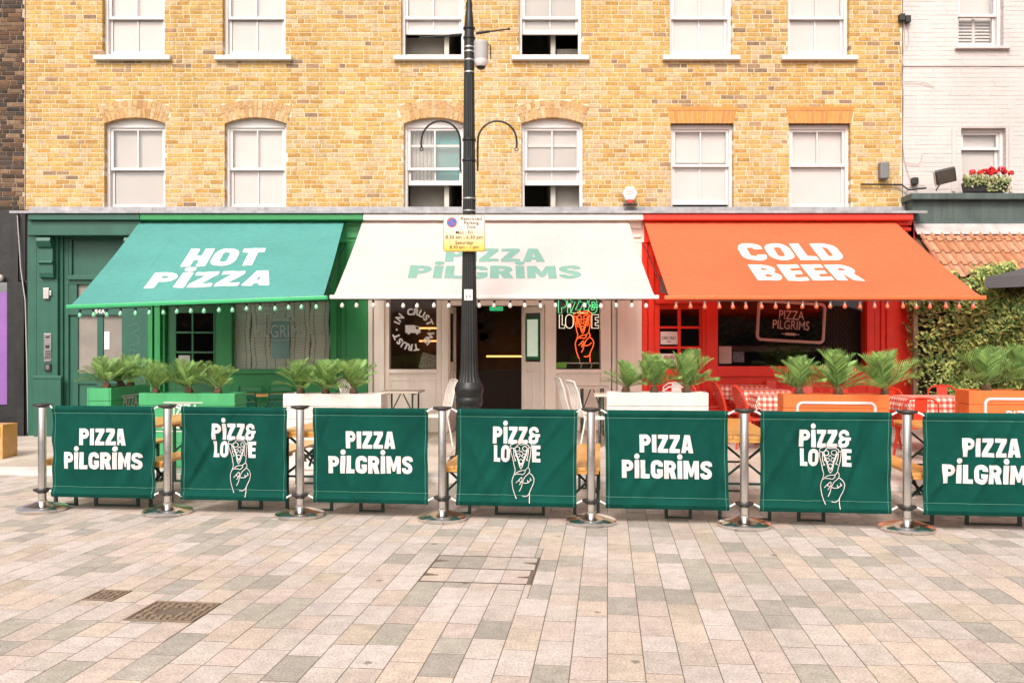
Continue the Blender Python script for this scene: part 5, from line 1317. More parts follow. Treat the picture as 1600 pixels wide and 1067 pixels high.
for q, r in ((658, 60.3), (795, 46.8)): m.lathe([(.001, -.018), (.016, -.01), (.018, 0), (.016, .01), (.001, .018)], 10, (mx(q, LY), LY - .02, pz(r)))
m.build('ladder_bar', IRON, lp, smooth=True)
m = MB(); m.box(mx(726, LY), mx(739, LY), LY - .098, LY - .0935, pz(470), pz(453)); st_ = m.build('sticker', PAPER, lp)
m = MB(); 
for q in (730, 735): m.box(mx(q, LY) - .006, mx(q, LY) + .006, LY - .101, LY - .099, pz(466), pz(462))
m.build('sticker_print', INK, st_)
# parking plate
YP = LY - .125
sgn = thing('parking_sign', 'yellow and white restricted parking zone plate strapped to the lamp post', 'road sign', (LX, YP, mz(364, YP)))
x0, x1, z0, z1 = mx(692.5, YP), mx(758, YP), mz(393, YP), mz(335.5, YP)
cx_, cz_ = (x0 + x1) / 2, (z0 + z1) / 2
mt = bpy.data.materials.new('plate_print'); mt.use_nodes = True; N = mt.node_tree.nodes; L_ = mt.node_tree.links
ge = N.new('ShaderNodeNewGeometry'); sp = N.new('ShaderNodeSeparateXYZ'); mr = N.new('ShaderNodeMapRange'); mr.inputs[1].default_value = z0; mr.inputs[2].default_value = z0 + .30
mr.inputs[3].default_value = 0; mr.inputs[4].default_value = 1
cr = N.new('ShaderNodeMix'); cr.data_type = 'RGBA'; cr.inputs[6].default_value = (.78, .47, .03, 1); cr.inputs[7].default_value = (.74, .67, .56, 1)
L_.new(ge.outputs['Position'], sp.inputs[0]); L_.new(sp.outputs['Z'], mr.inputs[0]); L_.new(mr.outputs[0], cr.inputs[0]); L_.new(cr.outputs[2], N['Principled BSDF'].inputs['Base Color']); N['Principled BSDF'].inputs['Roughness'].default_value = .45
a, b = (x1 - x0) / 2, (z1 - z0) / 2
pf = lambda u, v, w: (cx_ + u, YP - w, cz_ + v)
m = MB(); m.prism(rrect(-a, a, -b, b, .03), lambda u, v, w: (cx_ + u, YP + .012 - w, cz_ + v), .012); pl_ = m.build('plate', mt, sgn)
o_ = rrect(-a + .006, a - .006, -b + .006, b - .006, .026); lines_mb([o_ + o_[:1]], .005, pf, .001).build('border', INK, pl_)
SB = pm('sign_blue', (0.03, 0.14, 0.45), 0.45, 0); SR = pm('sign_red', (0.55, 0.03, 0.02), 0.45, 0)
cr_ = lambda r, l: flat_polys([([[(-a + .105 + r * math.cos(k * .314), b - .095 + r * math.sin(k * .314)) for k in range(20)]], 0)], pf, l)
rd = cr_(.062, .001).build('roundel', SR, pl_); cr_(.049, .002).build('roundel_face', SB, rd)
lines_mb([[(-a + .105 - .038, b - .095 + .038), (-a + .105 + .038, b - .095 - .038)]], .012, pf, .003).build('roundel_bar', SR, rd)
for txt, sz_, u, v, w_ in (('Restricted', .058, .085, .155, .255), ('Parking', .058, .085, .105, .18), ('Zone', .058, .085, .055, .11), ('Mon - Fri', .058, .0, -.012, .205), ('8.30 am - 6.30 pm', .058, .0, -.07, .45), ('Saturday', .058, .0, -.135, .22), ('8.30 am - 1 pm', .058, .0, -.19, .35)):
    text_mb(txt, sz_, lambda p, q, w, u=u, v=v: pf(u + p, v + q, w), .012, w_, lift=.0015).build('lettering', INK, pl_)
m = MB()
for zz in (z0 + .1, z1 - .1): m.box(LX - .04, LX + .04, YP + .012, LY - .06, zz - .015, zz + .015)
m.build('bracket', BAND_, sgn)
# dome camera
CX, CZ = mx(751.5, LY), pz(80)
cc = thing('security_camera', 'grey dome security camera clamped to the lamp post', 'camera', (CX, LY, pz(97)))
GREYC = pm('camera_grey', (0.42, 0.42, 0.41), 0.5, 0.06)
m = MB(); m.lathe([(.02, pz(64)), (.088, pz(66)), (.093, pz(68)), (.090, pz(70)), (.088, pz(92)), (.084, pz(94))], 24, (CX, LY, 0)); m.build('housing', GREYC, cc, smooth=True)
m = MB(); m.lathe([(.084, pz(94)), (.083, pz(98)), (.072, pz(103)), (.06, pz(105))], 24, (CX, LY, 0)); m.build('collar', WHITE, cc, smooth=True)
m = MB(); m.lathe([(.058, pz(105)), (.05, pz(107)), (.03, pz(108.6)), (.003, pz(109.3))], 20, (CX, LY, 0)); m.build('dome', BLACKP, cc, smooth=True)
m = MB(); m.box(LX + .06, CX - .08, LY - .035, LY + .035, pz(86), pz(72)); m.build('bracket', GREYC, cc, bevel=.006)
m = MB(); m.tube([(CX + .085, LY, pz(71)), (CX + .115, LY, pz(71)), (CX + .12, LY, pz(93)), ], .008, 6); m.build('cable', CORD, cc)

# ================================================================== BEER TABLES AND BENCHES
PINE = pm('varnished_pine', (0.62, 0.31, 0.075), 0.42, 0.14, 5, 0.08, 40, coat=0.25, obj=True)
FRAME = pm('green_steel_frame', (0.012, 0.040, 0.028), 0.45, 0.1)
def beer(name, label, width, foot, h, length, cat, group):
    t = thing(name, label, cat, (0, 0, 0), group); n = 4 if width > .4 else 2; pw = width / n
    for k in range(n):
        mm = MB(); mm.box(-width / 2 + k * pw + .002, -width / 2 + (k + 1) * pw - .002, 0, length, h - .028, h); mm.build('plank', PINE, t, bevel=.003)
    mm = MB()
    for y0, y1 in ((0.004, .03), (length - .03, length - .004), (length * .5 - .03, length * .5 + .03)): mm = MB(); mm.box(-width / 2 + .012, width / 2 - .012, y0, y1, h - .056, h - .0285); mm.build('batten', PINE, t)
    for y, dy in ((.20, 1), (length - .26, -1)):
        a = foot / 2; mm = MB()
        for s in (-1, 1): mm.box(s * a - .014, s * a + .014, y - .014, y + .014, .0, h - .03)
        mm.box(-a + .014, a - .014, y - .012, y + .012, .004, .020); mm.box(-a + .014, a - .014, y - .012, y + .012, h - .055, h - .030)
        if width > .4: mm.obox((-a + .014, y, h * .42), (a - .014, y, h * .42), .014, .02)
        mm.obox((-a, y + .018, h - .06), (a, y + .018, h * .45), .010, .022); mm.obox((a, y - .018, h - .06), (-a, y - .018, h * .45), .010, .022)
        mm.obox((0, y, h * .55), (0, y + dy * h * .45, h - .05), .018, .018)
        mm.build('leg_frame', FRAME, t)
    return t
LEN = 2.0; V0 = 7.70
sets = [((86, 120), (148, 218), (234, 270), 'at the barrier end'), ((374, 409), (447, 520), (563, 599), 'by the green planter'), ((698, 734), (773, 852), (897, 936), 'in front of the lamp post'),
        ((1041, 1079), (1121, 1206), (1246, 1288), 'by the white and orange planters'), ((1416, 1456), (1507, 1597), (1640, 1682), 'in front of the hedge')]
tp = beer('beer_table', 'x', .52, .44, .775, LEN, 'table', 'folding pine tables behind the barrier'); bp_ = beer('beer_bench', 'x', .25, .215, .475, LEN, 'bench', 'folding pine benches behind the barrier')
first = True
for b1, tb, b2, where in sets:
    vf = V0 + .20
    for q, src, lab in ((b1, bp_, 'pine bench on the door side of the table ' + where), (tb, tp, 'pine folding table with green steel legs ' + where), (b2, bp_, 'pine bench on the hedge side of the table ' + where)):
        u = (u_at(q[0], vf) + u_at(q[1], vf)) / 2; x, y = uv2xy(u, V0)
        dup(src, (x, y, .002), -TH + rng.uniform(-.008, .008), lab)
for r_ in (tp, bp_):
    for ch in list(r_.children): bpy.data.objects.remove(ch)
    bpy.data.objects.remove(r_)
# lone bench end by the black shop
m = MB(); x = mx(4, 11.45); z = pave_z(x, 11.45); t = thing('plywood_bench', 'plain plywood bench standing near the black shopfront', 'bench', (x - .6, 11.6, z)); m.box(x - 1.2, x, 11.45, 11.8, z + .42, z + .46); m.build('seat', PINE, t, bevel=.003)
for a in (x - 1.2, x - .032): m = MB(); m.box(a + .002, a + .03, 11.452, 11.798, z, z + .42); m.build('leg', PINE, t)

# ================================================================== PLANTERS AND CYCADS
PG = pm('green_planter_paint', (0.05, 0.34, 0.125), 0.55, 0.10, 5, 0.12, 40, streak=0.1); PWH = pm('white_planter_paint', (0.70, 0.64, 0.58), 0.55, 0.08, 5, 0.12, 40, streak=0.1); POR = pm('orange_planter_paint', (0.78, 0.15, 0.03), 0.55, 0.08, 5, 0.12, 40, streak=0.08)
SOIL = pm('soil', (0.035, 0.022, 0.015), 0.95, 0.3, 20, 0.6, 40)
def planter(label, cx, cy, rz, w, d, ztop, mat, text=None):
    z0 = pave_z(cx, cy); h = ztop - z0
    t = thing('planter_box', label, 'planter', (0, 0, 0))
    nb = 6; bh_ = h / nb
    for k in range(nb):
        za = k * bh_ + .002; zb_ = (k + 1) * bh_ - .003
        for nm, bx in (('board', (-w / 2, w / 2, -d / 2, -d / 2 + .022)), ('board', (-w / 2, w / 2, d / 2 - .022, d / 2)), ('board', (-w / 2, -w / 2 + .022, -d / 2 + .024, d / 2 - .024)), ('board', (w / 2 - .022, w / 2, -d / 2 + .024, d / 2 - .024))):
            m = MB(); j_ = rng.uniform(-.0015, .0015); m.box(bx[0] + j_, bx[1] + j_, bx[2] + j_, bx[3] + j_, za, zb_); m.build(nm, mat, t, bevel=.003)
    m = MB(); m.box(-w / 2 + .03, w / 2 - .03, -d / 2 + .03, d / 2 - .03, .03, h - .05); m.build('soil', SOIL, t)
    if text == 'words':
        f = lambda u, v, w_: (u, -d / 2 - .003 - w_, v)
        text_mb('PIZZA', .20, lambda u, v, w_: f(u - .05, h - .275 + v, w_), .008, .42).build('lettering', BPRINT, t); text_mb('PILGRIMS', .20, lambda u, v, w_: f(u - .05, h - .44 + v, w_), .008, .72).build('lettering', BPRINT, t)
        m = MB(); m.box(-.30, .21, -d / 2 - .006, -d / 2 - .002, h - .125, h - .113); m.box(-.42, .33, -d / 2 - .006, -d / 2 - .002, h - .485, h - .473); m.build('lettering', BPRINT, t)
    if text == 'frame':
        P_ = rrect(-.43, .43, h - .66, h - .10, .06); m = MB(); m.tube([(u, -d / 2 - .003, v) for u, v in P_], .017, 6, closed=True); m.build('sign_outline', BPRINT, t)
        f = lambda u, v, w_: (u, -d / 2 - .003 - w_, v)
        text_mb('PIZZA', .2, lambda u, v, w_: f(u, h - .37 + v, w_), .008, .42).build('lettering', BPRINT, t); text_mb('PILGRIMS', .2, lambda u, v, w_: f(u, h - .55 + v, w_), .008, .66).build('lettering', BPRINT, t)
    t.location = (cx, cy, z0); t.rotation_euler = (0, 0, rz)
    return t
def place_planter(p0, p1, ytop, mat, label, text, vface=10.12, d=.34):
    u0, u1 = u_at(p0, vface), u_at(p1, vface); x, y = uv2xy((u0 + u1) / 2, vface + d / 2); fx_, fy_ = uv2xy((u0 + u1) / 2, vface)
    zt = mz(ytop, fy_); planter(label, x, y, -TH, u1 - u0, d, zt, mat, text)
    return lambda px: (lambda u: (*uv2xy(u, vface + d / 2), zt - .05))(u_at(px, vface + d / 2))
spots = []
f = place_planter(217, 367, 614, PG, 'bright green wooden planter with white PIZZA PILGRIMS text facing the street', 'words'); spots += [(f(q), s, 'in the bright green planter facing the street') for q, s in ((243, 1.0), (296, 1.05), (340, 1.1))]
f = place_planter(442, 595, 615, PWH, 'white wooden planter between the green chairs and the marble table', None); spots += [(f(q), s, 'in the white planter near the marble table') for q, s in ((470, 1.0), (508, 1.08), (553, 1.05))]
f = place_planter(948, 1107, 613, PWH, 'white wooden planter beside the striped white chairs', None); spots += [(f(q), s, 'in the white planter near the red door') for q, s in ((977, 1.12), (1022, 1.08), (1072, 1.2))]
f = place_planter(1224, 1390, 616, POR, 'orange wooden planter in front of the wide red window', 'frame'); spots += [(f(q), s, 'in the orange planter by the red window') for q, s in ((1249, 1.1), (1310, 1.25), (1383, 1.2))]
f = place_planter(1514, 1690, 610, POR, 'orange wooden planter in front of the hedge', 'frame', 10.35, .4); spots += [(f(q), s, 'in the orange planter before the hedge') for q, s in ((1541, 1.35), (1602, 1.4))]
cxp = mx(172, 10.6) - .15; planter('bright green planter set end on near the dark green doorway', cxp, 10.6 + .6, RAD(90), 1.15, .30, mz(606, 10.6), PG, 'words')
for yy in (10.85, 11.2, 11.55): spots.append(((cxp + rng.uniform(-.03, .03), yy, mz(606, 10.6) - .05), 1.0, 'in the end on green planter'))

FROND = pm('cycad_leaf', (0.11, 0.22, 0.055), 0.5, 0.25, 8, 0.05, attr=True, trans=0.18, spec=0.4)
def frond_mesh(seed):
    r = random.Random(seed); k = MB(); Ln = .43; n = 17
    def spine(t): return Vector((0, t * Ln * (1 - .12 * t), Ln * (.20 * t - .30 * t * t) * 1.0))
    k.tube([spine(i / 8) for i in range(9)], [.005 * (1 - .8 * i / 8) for i in range(9)], 5, col=(.16, .22, .07))
    for i in range(n):
        t = .14 + .86 * i / (n - 1); p = spine(t); ll = .15 * math.sin(math.pi * min(1, (t * .92 + .06))) ** .7 + .014
        for s in (-1, 1):
            d = Vector((s * .80, .58 + .25 * t, .32)).normalized(); e = p + d * ll * r.uniform(.9, 1.08) + Vector((0, 0, -.01)); w = Vector((0, .0075, .002))
            mid = p.lerp(e, .5) + Vector((0, 0, .006)); a = r.uniform(.55, 1.45); c = (.22 * a, .37 * a, .105 * a)
            k.add([p - w * .6, p + w * .6, mid + w, e, mid - w], [(0, 1, 2, 3, 4)], c)
    return k
FM = []
for sd_ in range(4):
    o = frond_mesh(sd_).build('frond', FROND); FM.append(o.data); bpy.data.objects.remove(o)
k = MB(); k.lathe([(.03, 0), (.045, .02), (.05, .06), (.04, .10), (.015, .125)], 12, (0, 0, 0), lambda i, t: 1 + .12 * math.sin(7 * t + i * 2)); o = k.build('trunk', pm('cycad_trunk', (0.10, 0.06, 0.03), 0.9, 0.3, 30, 0.6, 60)); TRM = o.data; bpy.data.objects.remove(o)
seen = {}
for si, (p, s, where) in enumerate(spots):
    seen[where] = seen.get(where, 0) + 1; tot = sum(1 for q in spots if q[2] == where)
    place = 'middle ' if (tot == 3 and seen[where] == 2) else ''
    end = '' if place else (', at its door end' if seen[where] == 1 else ', at its hedge end')
    if 'end on' in where: end = '' if place else (', nearest the barrier' if seen[where] == 1 else ', nearest the door')
    rc = random.Random(100 + si)
    t = thing('cycad_plant', place + 'feathery cycad ' + where + end, 'plant', p, 'cycads growing in the planters'); t.rotation_euler = (rc.uniform(-.14, .14), rc.uniform(-.16, .16), 0); s = s * rc.uniform(.85, 1.12)
    o = bpy.data.objects.new('trunk', TRM); COL.objects.link(o); o.parent = t; o.scale = (1, 1, 1)
    nf = 15
    for i in range(nf):
        o = bpy.data.objects.new('frond', rc.choice(FM)); COL.objects.link(o); o.parent = t
        yaw = i * 2.4 + rc.uniform(-.3, .3); el = rc.uniform(.5, 1.15) if i > 4 else rc.uniform(1.05, 1.4)
        if i > 11: el = rc.uniform(.25, .5)
        o.matrix_local = Matrix.Translation((0, 0, .09)) @ Matrix.Rotation(yaw, 4, 'Z') @ Matrix.Rotation(el, 4, 'X') @ Matrix.Rotation(rc.uniform(-.3, .3), 4, 'Y') @ Matrix.Scale(rc.uniform(.85, 1.08) * s * 0.92, 4)
# ================================================================== CHAIRS AND TABLES ON THE PAVEMENT
def on_pave(px, Y): x = mx(px, Y); return (x, Y, pave_z(x, Y) + .001)
# slatted folding chair: faces +Y (back towards the camera)
def slat_chair(mat, label):
    t = thing('folding_chair', label, 'chair', (0, 0, 0), 'green slatted folding chairs')
    for k in range(5): m = MB(); m.box(-.2, .2, -.17 + k * .082, -.17 + k * .082 + .066, .44, .455); m.build('seat_slat', mat, t, bevel=.003)
    for z in (.66, .76): m = MB(); m.obox((-.20, -.245 + (z - .7) * -.12, z), (.20, -.245 + (z - .7) * -.12, z), .016, .075, (0, -.12, 1)); m.build('back_slat', mat, t, bevel=.004)
    for s in (-1, 1):
        m = MB(); m.tube([(s * .185, .19, 0), (s * .185, -.10, .43), (s * .185, -.235, .82)], .011, 8); m.build('back_leg', mat, t, smooth=True)
        m = MB(); m.tube([(s * .205, -.22, 0), (s * .205, .20, .435)], .011, 8); m.build('front_leg', mat, t, smooth=True)
    return t
GCH = pm('shaded_green_chair', (0.006, 0.055, 0.028), 0.4, 0.1); GCL = pm('lit_green_chair', (0.01, 0.20, 0.06), 0.4, 0.1)  # same green chairs: shade put into the darker colour, light into the paler
a = slat_chair(GCH, 'green slatted chair in a shaded tone with its back to the street, beside the green planter'); a.location = on_pave(386, 12.35)
dup(a, on_pave(447, 12.35), .05, 'green slatted chair in a shaded tone with its back to the street, beside the white planter')
b = slat_chair(GCL, 'green slatted chair in a lit tone under the window, nearer the dark green door'); b.location = on_pave(384, 13.55); b.rotation_euler = (0, 0, math.pi)
dup(b, on_pave(432, 13.55), math.pi, 'green slatted chair in a lit tone under the window, nearer the cream shop')
def plain_table(name, label, px, Y, w, d, h, topmat, legmat, rz=0, fold=True):
    x, y, z = on_pave(px, Y); t = thing(name, label, 'table', (0, 0, 0))
    m = MB(); m.box(-w / 2, w / 2, -d / 2, d / 2, h - .03, h); m.build('tabletop', topmat, t, bevel=.004)
    for s in (-1, 1):
        m = MB(); X = s * (w / 2 - .09)
        for q in (-1, 1): m.box(X - .012, X + .012, q * (d / 2 - .06) - .012, q * (d / 2 - .06) + .012, 0, h - .031)
        m.box(X - .01, X + .01, -d / 2 + .072, d / 2 - .072, .12, .14); m.box(X - .01, X + .01, -d / 2 + .072, d / 2 - .072, h - .055, h - .032); m.build('leg_frame', legmat, t)
    if fold:
        m = MB(); m.obox((-w / 2 + .09, 0, h * .45), (-.02, 0, h - .05), .016, .016); m.obox((w / 2 - .09, 0, h * .45), (.02, 0, h - .05), .016, .016); m.build('brace', legmat, t)
    t.location = (x, y, z); t.rotation_euler = (0, 0, rz); return t
MARB = pm('pale_worn_top', (0.55, 0.47, 0.38), 0.4, 0.12, 6, 0.05); CRT = pm('cream_top', (0.60, 0.53, 0.44), 0.45, 0.08, 6, 0.05)
plain_table('folding_table', 'pale stone topped folding table with dark crossed legs beside the cream window', 628, 13.0, .60, .62, .77, MARB, FRAME, RAD(-4))
plain_table('folding_table', 'cream topped table beside the striped white chairs', 968, 12.4, .75, .6, .745, CRT, FRAME, RAD(-4)); plain_table('folding_table', 'small cream topped table under the neon window', 925, 13.55, .5, .45, .77, CRT, FRAME)
plain_table('wood_table', 'wooden cafe table between the green slatted chairs', 440, 12.95, 1.3, .5, .74, PINE, GCH)
# white chair of bent slats, faces +X
WMET = pm('white_metal_chair', (0.74, 0.69, 0.63), 0.45, 0.05); DSEAT = pm('dark_slat', (0.06, 0.055, 0.05), 0.5)
def bent_chair(label, group):
    t = thing('bent_slat_chair', label, 'chair', (0, 0, 0), group)
    for k in range(6):
        y = -.19 + k * .076; m = MB()
        pts = [(.22, y, .42), (.18, y, .445), (-.10, y, .44), (-.18, y, .47), (-.235, y, .62), (-.27, y, .80), (-.33, y, .94)]
        P = [Vector(p) for p in pts]; 
        for a_, b_ in zip(P[:-1], P[1:]): m.obox(a_, b_ + (b_ - a_) * .05, .03, .012, (0.3, 0, 1))
        m.build('slat', WMET, t)
    for y in (-.20, .20):
        m = MB(); m.tube([(.20, y, 0), (.19, y, .43), (-.17, y, .43), (-.25, y, .0)], .014, 8); m.tube([(-.17, y, .43), (-.235, y * 1.05, .62), (-.27, y * 1.05, .80), (-.33, y, .95)], .013, 8); m.build('side_frame', WMET, t, smooth=True)
    m = MB(); m.tube([(-.33, -.20, .95), (-.345, 0, .965), (-.33, .20, .95)], .013, 8); m.build('top_rail', WMET, t, smooth=True)
    return t
a = bent_chair('white bent slat chair between the stone topped table and the lamp post', 'white bent slat chairs'); a.location = on_pave(676, 12.5); a.rotation_euler = (0, 0, RAD(200))
dup(a, on_pave(905, 12.75), RAD(8), 'white bent slat chair under the neon window, closer to the doors'); dup(a, on_pave(925, 12.1), RAD(14), 'white bent slat chair drawn up to the cream topped table')
dup(a, on_pave(568, 12.6), RAD(-10), 'white bent slat chair behind the white planter by the green pilaster')
# stacking metal chair with a flat splat; faces +Y, back to the camera
def metal_chair(mat, label, group):
    t = thing('metal_chair', label, 'chair', (0, 0, 0), group)
    m = MB(); m.prism(rrect(-.18, .18, -.18, .18, .05), lambda u, v, w: (u, v, .44 + w), .014); m.build('seat', mat, t)
    m = MB(); m.tube([(-.19, -.16, .44), (-.215, -.20, .62), (-.20, -.225, .76), (-.13, -.235, .815), (0, -.24, .83), (.13, -.235, .815), (.20, -.225, .76), (.215, -.20, .62), (.19, -.16, .44)], .013, 8); m.build('back_rail', mat, t, smooth=True)
    m = MB(); m.obox((0, -.17, .45), (0, -.236, .822), .15, .004, (0, -1, .2)); m.build('splat', mat, t)
    for sx_ in (-1, 1):
        for sy in (-1, 1):
            m = MB(); m.add([(sx_ * .15 - .022, sy * .15 - .022, .44), (sx_ * .15 + .022, sy * .15 - .022, .44), (sx_ * .15 + .022, sy * .15 + .022, .44), (sx_ * .15 - .022, sy * .15 + .022, .44), (sx_ * .21 - .011, sy * .21 - .011, 0), (sx_ * .21 + .011, sy * .21 - .011, 0), (sx_ * .21 + .011, sy * .21 + .011, 0), (sx_ * .21 - .011, sy * .21 + .011, 0)],
                [(0, 1, 2, 3), (7, 6, 5, 4), (0, 4, 5, 1), (1, 5, 6, 2), (2, 6, 7, 3), (3, 7, 4, 0)]); m.build('leg', mat, t)
    return t
RMET = pm('red_metal_chair', (0.66, 0.045, 0.015), 0.35, 0.06)
a = metal_chair(RMET, 'red metal chair behind the checked table by the hedge', 'red metal chairs'); a.location = on_pave(1484, 12.2); a.rotation_euler = (0, 0, math.pi)
dup(a, on_pave(1430, 10.75), -.15, 'red metal chair at the near side of the checked table by the hedge'); dup(a, on_pave(1332, 12.3), math.pi + .2, 'red metal chair behind the middle cycad of the orange planter')
dup(a, on_pave(1262, 12.5), math.pi - .3, 'red metal chair behind the orange planter, nearer the woven chairs'); dup(a, on_pave(1372, 11.9), 1.9, 'red metal chair turned sideways by the red pilaster'); dup(a, on_pave(1212, 13.6), math.pi, 'red metal chair against the wide red window')
w_ = metal_chair(WMET, 'white metal chair in front of the red door', 'white metal chairs'); w_.location = on_pave(1046, 12.5); w_.rotation_euler = (0, 0, 2.5)
dup(w_, on_pave(1056, 13.2), 2.9, 'white metal chair close to the red door, behind another')
# red woven cafe chair, faces +X
WEAVE = pm('red_weave', (0.60, 0.05, 0.025), 0.5, 0.35, 60, 0.5, 160)
def woven_chair(label):
    t = thing('woven_chair', label, 'chair', (0, 0, 0), 'red woven cafe chairs')
    m = MB(); m.prism(rrect(-.2, .22, -.21, .21, .08), lambda u, v, w: (u, v, .44 + w), .03); m.build('seat', WEAVE, t)
    outl = [(-.20, -.21, .45), (-.25, -.22, .65), (-.30, -.20, .80), (-.335, -.12, .88), (-.345, 0, .905), (-.335, .12, .88), (-.30, .20, .80), (-.25, .22, .65), (-.20, .21, .45)]
    m = MB(); m.tube([p for p in outl], .016, 8); m.build('back_rail', RMET, t, smooth=True)
    m = MB()
    for k in range(9):
        y = -.18 + k * .045; zt = .895 - 2.2 * y * y; xt = -.34 + .9 * y * y; m.obox((-.205, y, .46), (xt, y, zt), .024, .006, (1, 0, .3))
    for k in range(8):
        z = .52 + k * .045; x = -.215 - (z - .46) * .30; hw = .215 if z < .78 else .16; m.obox((x + .004, -hw, z), (x + .004, hw, z), .006, .022, (0, 0, 1))
    m.build('woven_back', WEAVE, t)
    for p0, p1 in (((.19, -.19, .44), (.21, -.21, 0)), ((.19, .19, .44), (.21, .21, 0)), ((-.19, -.2, .45), (-.25, -.21, 0)), ((-.19, .2, .45), (-.25, .21, 0))): m = MB(); m.tube([p0, p1], .015, 8); m.build('leg', RMET, t, smooth=True)
    m = MB(); m.tube([(.2, -.2, .2), (-.22, -.205, .2)], .008, 6); m.tube([(.2, .2, .2), (-.22, .205, .2)], .008, 6); m.build('stretcher', RMET, t)
    return t
# gingham
gm = bpy.data.materials.new('red_gingham'); gm.use_nodes = True; N = gm.node_tree.nodes; L_ = gm.node_tree.links
uvn = N.new('ShaderNodeUVMap'); sp = N.new('ShaderNodeSeparateXYZ'); L_.new(uvn.outputs[0], sp.inputs[0]); st2 = []
for ax in ('X', 'Y'):
    q = N.new('ShaderNodeMath'); q.operation = 'MULTIPLY'; q.inputs[1].default_value = 1 / .075; L_.new(sp.outputs[ax], q.inputs[0])
    r_ = N.new('ShaderNodeMath'); r_.operation = 'FRACT'; L_.new(q.outputs[0], r_.inputs[0]); s_ = N.new('ShaderNodeMath'); s_.operation = 'GREATER_THAN'; s_.inputs[1].default_value = .5; L_.new(r_.outputs[0], s_.inputs[0]); st2.append(s_)
ad = N.new('ShaderNodeMath'); ad.operation = 'ADD'; L_.new(st2[0].outputs[0], ad.inputs[0]); L_.new(st2[1].outputs[0], ad.inputs[1]); hf = N.new('ShaderNodeMath'); hf.operation = 'MULTIPLY'; hf.inputs[1].default_value = .5; L_.new(ad.outputs[0], hf.inputs[0])
ramp = N.new('ShaderNodeValToRGB'); e = ramp.color_ramp.elements; ramp.color_ramp.interpolation = 'CONSTANT'; e[0].position = 0; e[0].color = (.76, .66, .58, 1); e[1].position = .25; e[1].color = (.66, .24, .16, 1); x_ = e.new(.75); x_.color = (.58, .035, .02, 1)
L_.new(hf.outputs[0], ramp.inputs[0]); L_.new(ramp.outputs[0], N['Principled BSDF'].inputs['Base Color']); N['Principled BSDF'].inputs['Roughness'].default_value = .6
def check_table(label, clabel, px, Y, w, d, h, drop, rz):
    x, y, z = on_pave(px, Y)
    t = thing('cafe_table', label, 'table', (x, y, z), 'cafe tables under checked cloths')
    m = MB(); m.box(-w / 2 + .01, w / 2 - .01, -d / 2 + .01, d / 2 - .01, h - .03, h - .004); o = m.build('tabletop', PINE, None); o.parent = t
    m = MB(); m.lathe([(.2, 0), (.2, .012), (.03, .03), (.025, h - .032)], 16); o = m.build('pedestal', FRAME, None, smooth=True); o.parent = t
    t.rotation_euler = (0, 0, rz)
    n = 34; R2 = random.Random(int(px)); vs = []; uvs = []
    W_, D_ = w + 2 * drop, d + 2 * drop
    for j_ in range(n + 1):
        for i_ in range(n + 1):
            s = (i_ / n - .5) * W_; q = (j_ / n - .5) * D_
            os_ = max(0, abs(s) - w / 2); oq = max(0, abs(q) - d / 2); hang = max(os_, oq) if min(os_, oq) == 0 else math.hypot(os_, oq) * .86
            wob = .012 * math.sin(s * 23 + 1) + .012 * math.sin(q * 21 + 2)
            X = math.copysign(min(abs(s), w / 2 + .004 + os_ * .16 + (wob * hang / drop if os_ else 0)), s); Q_ = math.copysign(min(abs(q), d / 2 + .004 + oq * .16 + (wob * hang / drop if oq else 0)), q)
            vs.append((X, Q_, h + .002 - hang)); uvs.append((s, q))
    m = MB(); m.add(vs, [(j_ * (n + 1) + i_, j_ * (n + 1) + i_ + 1, (j_ + 1) * (n + 1) + i_ + 1, (j_ + 1) * (n + 1) + i_) for j_ in range(n) for i_ in range(n)])
    o = m.build('tablecloth', gm, None, smooth=True); ul = o.data.uv_layers.new(name='UVMap')
    for lp_ in o.data.loops: ul.data[lp_.index].uv = uvs[lp_.vertex_index]
    o.location = (x, y, z); o.rotation_euler = (0, 0, rz); sm = o.modifiers.new('thick', 'SOLIDIFY'); sm.thickness = .003; sm.offset = 1
    tag(o, clabel, 'tablecloth', 'red checked tablecloths')
wc = woven_chair('red woven chair at the checked table closest to the red window')
rows_ = [(1160, 13.35, 1118), (1190, 12.55, 1152), (1220, 11.75, 1186)]
nm_ = ['closest to the red window', 'in the middle', 'next to the orange planter']
for i, (pt, Y, pc) in enumerate(rows_):
    check_table('cafe table ' + nm_[i], 'red and white checked cloth on the table ' + nm_[i], pt, Y, .72, .62, .77, .20, RAD(-6))
    lab = 'red woven chair at the checked table ' + nm_[i]
    if i == 0: wc.location = on_pave(pc, Y - .05); wc.rotation_euler = (0, 0, RAD(-6))
    else: dup(wc, on_pave(pc, Y - .05), RAD(-6 + 5 * i), lab)
dup(wc, on_pave(1108, 12.6), RAD(10), 'red woven chair pushed in between the red door and the checked tables')
check_table('cafe table beside the hedge', 'red and white checked cloth on the table beside the hedge', 1455, 11.35, .80, .66, .77, .20, RAD(-3))

